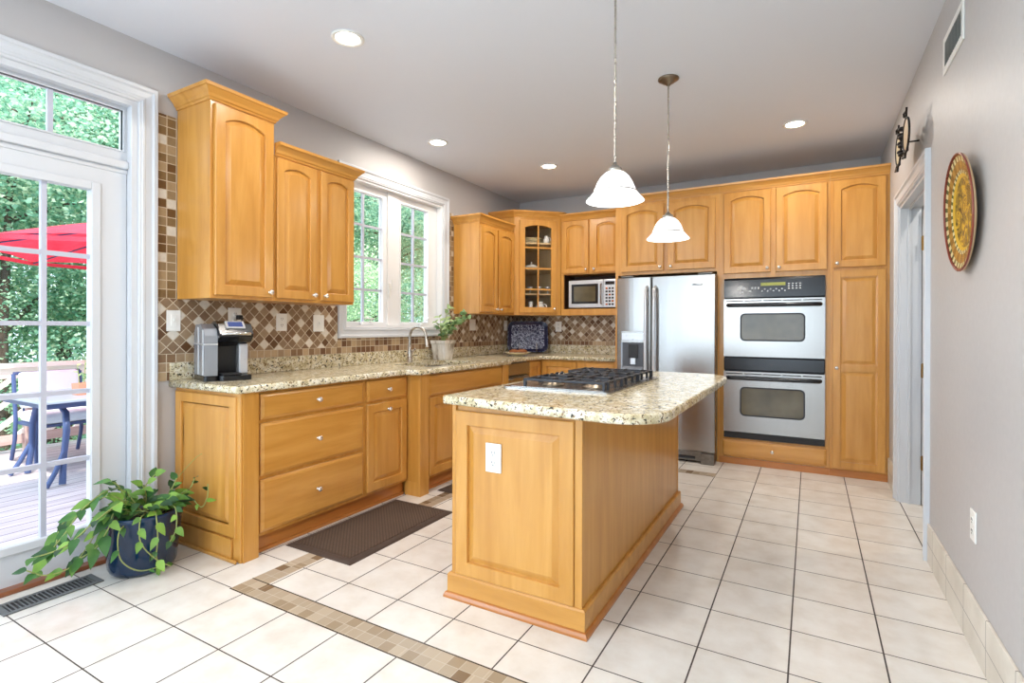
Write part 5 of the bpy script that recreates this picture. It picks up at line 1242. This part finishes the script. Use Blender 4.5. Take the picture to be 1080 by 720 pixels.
# over the front of the pot
vine([(0.05, 0.02, zt), (0.16, -0.02, 0.31), (0.20, -0.03, 0.20), (0.19, -0.03, 0.10), (0.18, 0.0, 0.02)], 5, 0.075, 0.06)
vine([(0.05, 0.0, zt), (0.15, -0.08, 0.30), (0.19, -0.10, 0.20), (0.20, -0.04, 0.10), (0.22, 0.02, 0.045)], 5, 0.07, 0.055)
vine([(0.06, 0.05, zt), (0.17, 0.06, 0.32), (0.21, 0.05, 0.22), (0.19, 0.02, 0.14)], 5, 0.07, 0.06)
vine([(0.05, -0.05, zt), (0.13, -0.16, 0.26), (0.16, -0.17, 0.14), (0.17, -0.10, 0.06), (0.19, -0.02, 0.05)], 3, 0.06, 0.04)
# right, loose curls
vine([(0.05, 0.08, zt), (0.10, 0.16, 0.33), (0.16, 0.20, 0.27), (0.20, 0.21, 0.33), (0.22, 0.20, 0.40)], 3, 0.06, 0.04)
vine([(0.0, 0.08, zt), (0.02, 0.14, 0.32), (0.10, 0.17, 0.36), (0.12, 0.19, 0.42)], 4, 0.07, 0.05)
for i in range(60):
    a = rnd.uniform(0, 2*pi); r_ = rnd.uniform(0.02, 0.15); x, y = r_*cos(a), r_*sin(a)
    leaf(fo, (x, y, zt+rnd.uniform(0.01, 0.09)), (cos(a)+rnd.uniform(-.5, .5), sin(a)+rnd.uniform(-.5, .5), rnd.uniform(-0.1, 0.6)), (0.5, -0.3, 1), rnd.uniform(0.06, 0.10), rnd.uniform(0.036, 0.052), None, 0.2, 0.2)
for i in range(8):
    a = rnd.uniform(-1.5, 1.5); r_ = rnd.uniform(0.08, 0.15)
    vi.tube([(r_*cos(a+q*0.5), r_*sin(a+q*0.5), zt+0.02+0.03*sin(q+i)) for q in range(5)], 0.0025, seg=5)
# bare tendril reaching up to the cabinet
vi.tube([(0.0, 0.10, 0.30), (0.02, 0.14, 0.40), (0.06, 0.17, 0.46), (0.12, 0.20, 0.53), (0.14, 0.215, 0.545)], 0.0016, seg=5)
vi.build('vine', 'vine', t); fo.build('foliage', 'pothos', t)

# ================================================================== RIGHT WALL DECOR
t = thing('wall_plate', 'large round painted plate in yellow and brown hung on the right wall', 'plate', (XR-0.030, 2.685, 1.678))
T = Matrix.Rotation(-R90-0.04, 4, 'Y')   # local z -> -x (towards the room)
face = MB(); prof = [(0.0005, -0.018), (0.11, -0.017), (0.14, -0.010), (0.155, -0.004), (0.215, 0.005), (0.225, 0.008), (0.230, 0.007)]
face.lathe(prof, None, 56)
fo_ = face.build('painted_face', 'plate_paint', t); fo_.matrix_basis = T
bk = MB().lathe([(0.2305, 0.007), (0.230, 0.001), (0.20, -0.008), (0.165, -0.016), (0.14, -0.020), (0.10, -0.021), (0.0005, -0.021)], None, 56).build('plate_back', 'plate_back', t); bk.matrix_basis = T
rm = MB().tube([(0.2295*cos(2*pi*i/48), 0.2295*sin(2*pi*i/48), 0.009) for i in range(49)], 0.004, seg=6).build('rim', 'plate_rim', t); rm.matrix_basis = T
# iron wall ornament
t = thing('wall_ornament', 'dark wrought iron ornament with candle holders high on the right wall', 'wall ornament', (XR-0.006, 3.80, 2.305), -R90)
iw = MB(); s_ = 1.0
def ell(rx, rz, cx=0, cz=0, y=-0.03, a0=0, a1=360, n=24): return [(cx+rx*cos(radians(a0+(a1-a0)*i/n)), y, cz+rz*sin(radians(a0+(a1-a0)*i/n))) for i in range(n+1)]
iw.tube(ell(0.10, 0.15, -0.14), 0.006, seg=6); iw.tube(ell(0.10, 0.15, 0.14), 0.006, seg=6)
for cx in (-0.14, 0.14):
    iw.tube([(cx-0.05, -0.03, -0.13), (cx-0.08, -0.035, -0.18), (cx-0.02, -0.035, -0.17), (cx, -0.035, -0.21), (cx+0.02, -0.035, -0.17), (cx+0.08, -0.035, -0.18), (cx+0.05, -0.03, -0.13)], 0.006, seg=6)
    iw.tube([(cx, -0.03, 0.15), (cx-0.04, -0.035, 0.18), (cx-0.05, -0.035, 0.22), (cx, -0.03, 0.215)], 0.006, seg=6); iw.tube([(cx, -0.03, 0.15), (cx+0.04, -0.035, 0.18), (cx+0.05, -0.035, 0.22)], 0.006, seg=6)
iw.tube([(-0.04, -0.03, 0), (0.04, -0.03, 0)], 0.006, seg=6); iw.tube([(0, 0.05, 0), (0, -0.03, 0)], 0.008, seg=6)
for i in range(7): z = -0.12+0.04*i; iw.ball(((-1)**i*0.018, -0.032, z), 0.022, None, 10)
iw.build('iron_frame', 'rim_iron', t); t.scale = (1.05, 1.0, 0.62); t.location.x -= 0.045
MB().prism([(p[0], p[2]) for p in ell(0.085, 0.135, 0.14)][:-1], 1, -0.031, -0.028).build('inner_panel', 'plate_back', t)
MB().prism([(p[0], p[2]) for p in ell(0.085, 0.135, -0.14)][:-1], 1, -0.031, -0.028).build('inner_panel', 'cream_china', t)

# ================================================================== OUTSIDE
DKZ = -0.12
struct(MB().box(-7.5, XL-WT-0.01, -4.5, 9.0, DKZ-0.15, DKZ), 'deck_floor', 'deck', 'weathered lilac-grey wooden deck boards outside')
k = NT('lawn'); nz = k.n('ShaderNodeTexNoise', inp={'Scale': 3.0, 'Detail': 6.0}); k.l(k.coord(), nz.inputs['Vector'])
k.l(k.ramp(nz.outputs[0], [(0.3, lin((60, 92, 50))), (0.7, lin((120, 150, 84)))]), k.b.inputs['Base Color']); k.b.inputs['Roughness'].default_value = 0.95; M['lawn'] = k.m
struct(MB().box(-60, -2, -40, 60, -2.6, -2.4), 'ground', 'lawn', 'green wooded ground beyond the deck')
# railing
RX = -7.25
t = thing('deck_railing', 'wooden deck railing with diagonal slats behind the patio furniture', 'railing', (RX, 2.0, DKZ))
MB().box(-0.09, 0.09, -5.5, 6.5, 0.90, 0.945, bev=0.006).build('handrail', 'outdoor_wood', t)
MB().box(-0.02, 0.02, -5.5, 6.5, 0.79, 0.898, bev=0.004).build('upper_rail', 'outdoor_wood', t)
MB().box(-0.02, 0.02, -5.5, 6.5, 0.10, 0.20, bev=0.004).build('lower_rail', 'outdoor_wood_dark', t)
for y in (-4.9, -2.3, 0.32, 2.9, 5.5): MB().box(-0.045, 0.045, y-0.045, y+0.045, 0.0005, 0.785 if True else 0, bev=0.004).build('post', 'outdoor_wood_dark', t)
for i in range(44):
    y = -5.3+0.25*i
    mb = MB(); mb.add([(-0.012, y, 0.20), (0.012, y, 0.20), (0.012, y+0.07, 0.20), (-0.012, y+0.07, 0.20), (-0.012, y+0.70, 0.79), (0.012, y+0.70, 0.79), (0.012, y+0.77, 0.79), (-0.012, y+0.77, 0.79)], [(0,1,2,3),(4,5,6,7),(0,1,5,4),(1,2,6,5),(2,3,7,6),(3,0,4,7)])
    mb.build('slat', 'outdoor_wood', t)
# table
t = thing('patio_table', 'blue-grey metal patio table on the deck', 'table', (-5.80, 2.52, DKZ))
MB().box(-0.50, 0.50, -0.74, 0.74, 0.705, 0.73, bev=0.006).build('tabletop', 'table_metal', t)
MB().box(-0.46, 0.46, -0.70, 0.70, 0.66, 0.704, bev=0.004).build('apron', 'navy', t)
for sx in (-1, 1):
    for sy in (-1, 1):
        mb = MB(); x, y = sx*0.30, sy*0.52
        mb.tube([(x*0.6, y, 0.66), (x, y, 0.60), (x*1.15, y*1.02, 0.45), (x*1.08, y*1.04, 0.25), (x*1.18, y*1.08, 0.012)], [0.022, 0.026, 0.026, 0.024, 0.026], seg=8)
        mb.tube([(x*1.10, y*1.03, 0.30), (x*1.2, y*1.18, 0.12), (x*1.25, y*1.30, 0.012)], 0.02, seg=8)
        mb.build('leg', 'navy', t)
# chairs with cushions
def chair(x, y, rz, label):
    t = thing('patio_chair', label, 'chair', (x, y, DKZ), rz, 'cushioned patio chairs around the table')
    # faces +x
    for sy in (-1, 1):
        MB().tube([(0.26, sy*0.27, 0.012), (0.23, sy*0.27, 0.20), (0.26, sy*0.27, 0.40), (0.24, sy*0.27, 0.60), (0.0, sy*0.28, 0.63), (-0.24, sy*0.27, 0.62)], 0.018, seg=8).build('front_leg', 'navy', t)
        MB().tube([(-0.34, sy*0.27, 0.012), (-0.26, sy*0.27, 0.22), (-0.24, sy*0.27, 0.42), (-0.30, sy*0.27, 0.86)], 0.018, seg=8).build('back_leg', 'navy', t)
    MB().box(-0.25, 0.26, -0.26, 0.26, 0.37, 0.40, bev=0.004).build('seat_frame', 'navy', t)
    T = Matrix.Translation((-0.235, 0, 0.52)) @ Matrix.Rotation(radians(-7), 4, 'Y')
    MB().box(-0.22, 0.27, -0.25, 0.25, 0.401, 0.50, bev=0.03).build('seat_cushion', 'cushion', t)
    MB().box(-0.04, 0.05, -0.24, 0.24, 0.0, 0.36, M4=T, bev=0.03).build('back_cushion', 'cushion', t)
    bs_ = MB()
    for yy in (-0.2, -0.1, 0, 0.1, 0.2): bs_.tube([(-0.26, yy, 0.40), (-0.305, yy, 0.86)], 0.009, seg=6)
    bs_.tube([(-0.305, -0.27, 0.865), (-0.305, 0.27, 0.865)], 0.016, seg=6); bs_.build('back_frame', 'navy', t)
chair(-6.55, 2.34, 0, 'cushioned blue metal patio chair on the far side of the table, left one')
chair(-6.55, 2.98, 0, 'cushioned blue metal patio chair on the far side of the table, right one')
chair(-5.35, 3.55, radians(-100), 'cushioned blue metal patio chair at the right end of the table')
# planter on table
t = thing('planter_box', 'terracotta planter box with a thin plant on the patio table', 'planter', (-5.62, 2.28, DKZ+0.7305), 0)
MB().prism([(-0.06, 0), (0.06, 0), (0.075, 0.10), (-0.075, 0.10)], 1, -0.17, 0.17).build('box', 'planter', t)
pf = MB(); ps = MB(); rnd = random.Random(3)
for i in range(9):
    y = -0.14+0.035*i; h_ = rnd.uniform(0.12, 0.3); dx, dy = rnd.uniform(-.05, .05), rnd.uniform(-.06, .06)
    ps.tube([(0, y, 0.10), (dx*0.5, y+dy*0.5, 0.10+h_*0.5), (dx, y+dy, 0.10+h_)], 0.003, seg=5)
    for j_ in range(4): leaf(pf, (dx*(0.4+j_*0.2), y+dy*(0.4+j_*0.2), 0.10+h_*(0.4+0.2*j_)), (rnd.uniform(-1, 1), rnd.uniform(-1, 1), 0.4), (0.6, 0, 1), 0.045, 0.022)
ps.build('stem', 'vine', t); pf.build('foliage', 'ficus', t)
# umbrella
t = thing('patio_umbrella', 'red patio umbrella standing over the table on the deck', 'umbrella', (-6.30, 3.15, DKZ))
MB().tube([(0, 0, 0.0), (0, 0, 2.56)], 0.022, seg=12).build('pole', 'navy', t)
MB().lathe([(0.0005, 0), (0.22, 0), (0.22, 0.03), (0.05, 0.07), (0.03, 0.16), (0.0005, 0.16)], None, 24).build('base', 'navy', t)
cn = MB(); E_ = []; R_ = 1.65; zc, ze = 2.52, 2.08
for i in range(8): a = radians(22.5+45*i); E_.append((R_*cos(a), R_*sin(a), ze))
def canopy(mb, dz, shrink=1.0):
    vs = [(0, 0, zc-dz)]; rings = 5
    for r_ in range(1, rings+1):
        u = r_/rings
        for i in range(8):
            for s_ in range(3):
                a = Vector(E_[i]); b = Vector(E_[(i+1) % 8]); p = a.lerp(b, s_/3); sag = 0.035*sin(pi*s_/3)*u
                z = zc-dz-(zc-ze)*(u**1.25)+0.0*sag; vs.append((p.x*u*(1-0.02*sin(pi*s_/3)), p.y*u*(1-0.02*sin(pi*s_/3)), z+sag))
    n = 24; fs = [[0, 1+i, 1+(i+1) % n] for i in range(n)]
    for r_ in range(rings-1):
        for i in range(n): a = 1+r_*n+i; b = 1+r_*n+(i+1) % n; fs.append([a, a+n, b+n, b])
    mb.add(vs, fs); return vs
canopy(cn, 0.0); cn.build('canopy', 'umbrella', t)
vl = MB(); n = 8
for i in range(8):
    a = Vector(E_[i]); b = Vector(E_[(i+1) % 8]); vl.add([tuple(a), tuple(b), (b.x*1.005, b.y*1.005, ze-0.04), (a.x*1.005, a.y*1.005, ze-0.04)], [(0, 1, 2, 3)])
vl.build('valance', 'umbrella', t)
for i in range(8):
    e = E_[i]; MB().tube([(0, 0, zc-0.05), (e[0]*0.4, e[1]*0.4, zc-0.05-(zc-ze)*0.36), (e[0]*0.98, e[1]*0.98, ze-0.022)], 0.008, seg=6).build('rib', 'navy', t)

# trees: leaf clouds around branching trunks
def make_tree(seed, hgt, rad, nl, mat, leafs=(0.10, 0.2)):
    r = random.Random(seed); tr = MB(); fol = MB(); tips = []
    top = Vector((r.uniform(-.3, .3), r.uniform(-.3, .3), hgt*0.8))
    tr.tube([(0, 0, 0), (0.05, 0.02, hgt*0.2), tuple(top*0.5+Vector((0.1, 0, 0))), tuple(top)], [0.17, 0.14, 0.09, 0.03], seg=8)
    for i in range(16):
        z = hgt*r.uniform(0.15, 0.9); a = r.uniform(0, 2*pi); ln = rad*r.uniform(0.5, 1.0)*(1.15-0.55*z/hgt)
        b0 = Vector((top.x*z/hgt, top.y*z/hgt, z)); b1 = b0+Vector((cos(a)*ln, sin(a)*ln, ln*r.uniform(0.1, 0.5)))
        tr.tube([b0, b0.lerp(b1, 0.5)+Vector((0, 0, 0.1)), b1], [0.05, 0.032, 0.012], seg=5)
        for q in range(3): tips.append(b0.lerp(b1, 0.45+0.27*q))
    vs = []; fs = []
    per = nl//len(tips)
    for tp in tips:
        s_ = r.uniform(0.45, 0.95)*rad*0.42
        for q in range(per):
            u, v_, w_ = r.gauss(0, 1), r.gauss(0, 1), r.gauss(0, 0.75)
            c = tp+Vector((u, v_, w_))*s_*0.55
            d = Vector((r.gauss(0, 1), r.gauss(0, 1), r.gauss(0, 0.5))).normalized(); e = d.cross(Vector((r.gauss(0, 1), r.gauss(0, 1), r.gauss(0, 1)))).normalized()
            L_ = r.uniform(*leafs); a = len(vs)
            vs += [c-d*L_*0.5, c+e*L_*0.32, c+d*L_*0.5, c-e*L_*0.32]; fs.append([a, a+1, a+2, a+3])
    fol.nofix = True; fol.add([tuple(x) for x in vs], fs)
    root = thing('tree', None, 'tree')
    tr.build('trunk', 'bark', root); fol.build('foliage', mat, root)
    return root
protos = [make_tree(1, 9.0, 3.2, 42000, 'tree_leaf', (0.05, 0.10)), make_tree(2, 8.0, 3.0, 30000, 'tree_leaf2', (0.05, 0.10)), make_tree(3, 10.0, 3.4, 46000, 'tree_leaf', (0.06, 0.11))]
spots = []
rt = random.Random(21)
# (x, y, proto, scale)
rows = [(-11.0, [0.2, 3.0, 6.2, 9.4, 12.8], 0.85), (-15.0, [-1.0, 2.2, 5.2, 8.4, 11.8, 15.5, 19.5], 1.1), (-20.5, [-1.5, 2.8, 7.0, 11.5, 16, 21, 26], 1.35)]
names_ = ['dense dark green tree beyond the deck railing', 'pale yellow-green tree seen through the sink window', 'tall green tree beyond the deck']
cnt = 0
used = set()
dist = ['nearest', 'middle', 'farthest']
for ri, (x, ys, sc) in enumerate(rows):
    for yi, y in enumerate(ys):
        pi_ = (cnt*2+ri) % 3 if y < 5.5 else (1 if cnt % 2 else 2)
        if y < 5.5 and pi_ == 1: pi_ = 0
        src = protos[pi_]
        if pi_ in used: rt_o = copy_tree(src)
        else: rt_o = src; used.add(pi_)
        rt_o.location = (x+rt.uniform(-.6, .6), y+rt.uniform(-.5, .5), -2.4); rt_o.rotation_euler = (0, 0, rt.uniform(0, 6.28)); s_ = sc*rt.uniform(0.92, 1.1); rt_o.scale = (s_, s_, s_)
        rt_o['label'] = 'one of the leafy green trees in the %s row beyond the deck railing' % dist[ri]; rt_o['group'] = 'trees in the %s row' % dist[ri]
        cnt += 1
for i, p_ in enumerate(protos):
    if i not in used: print('unused proto', i)
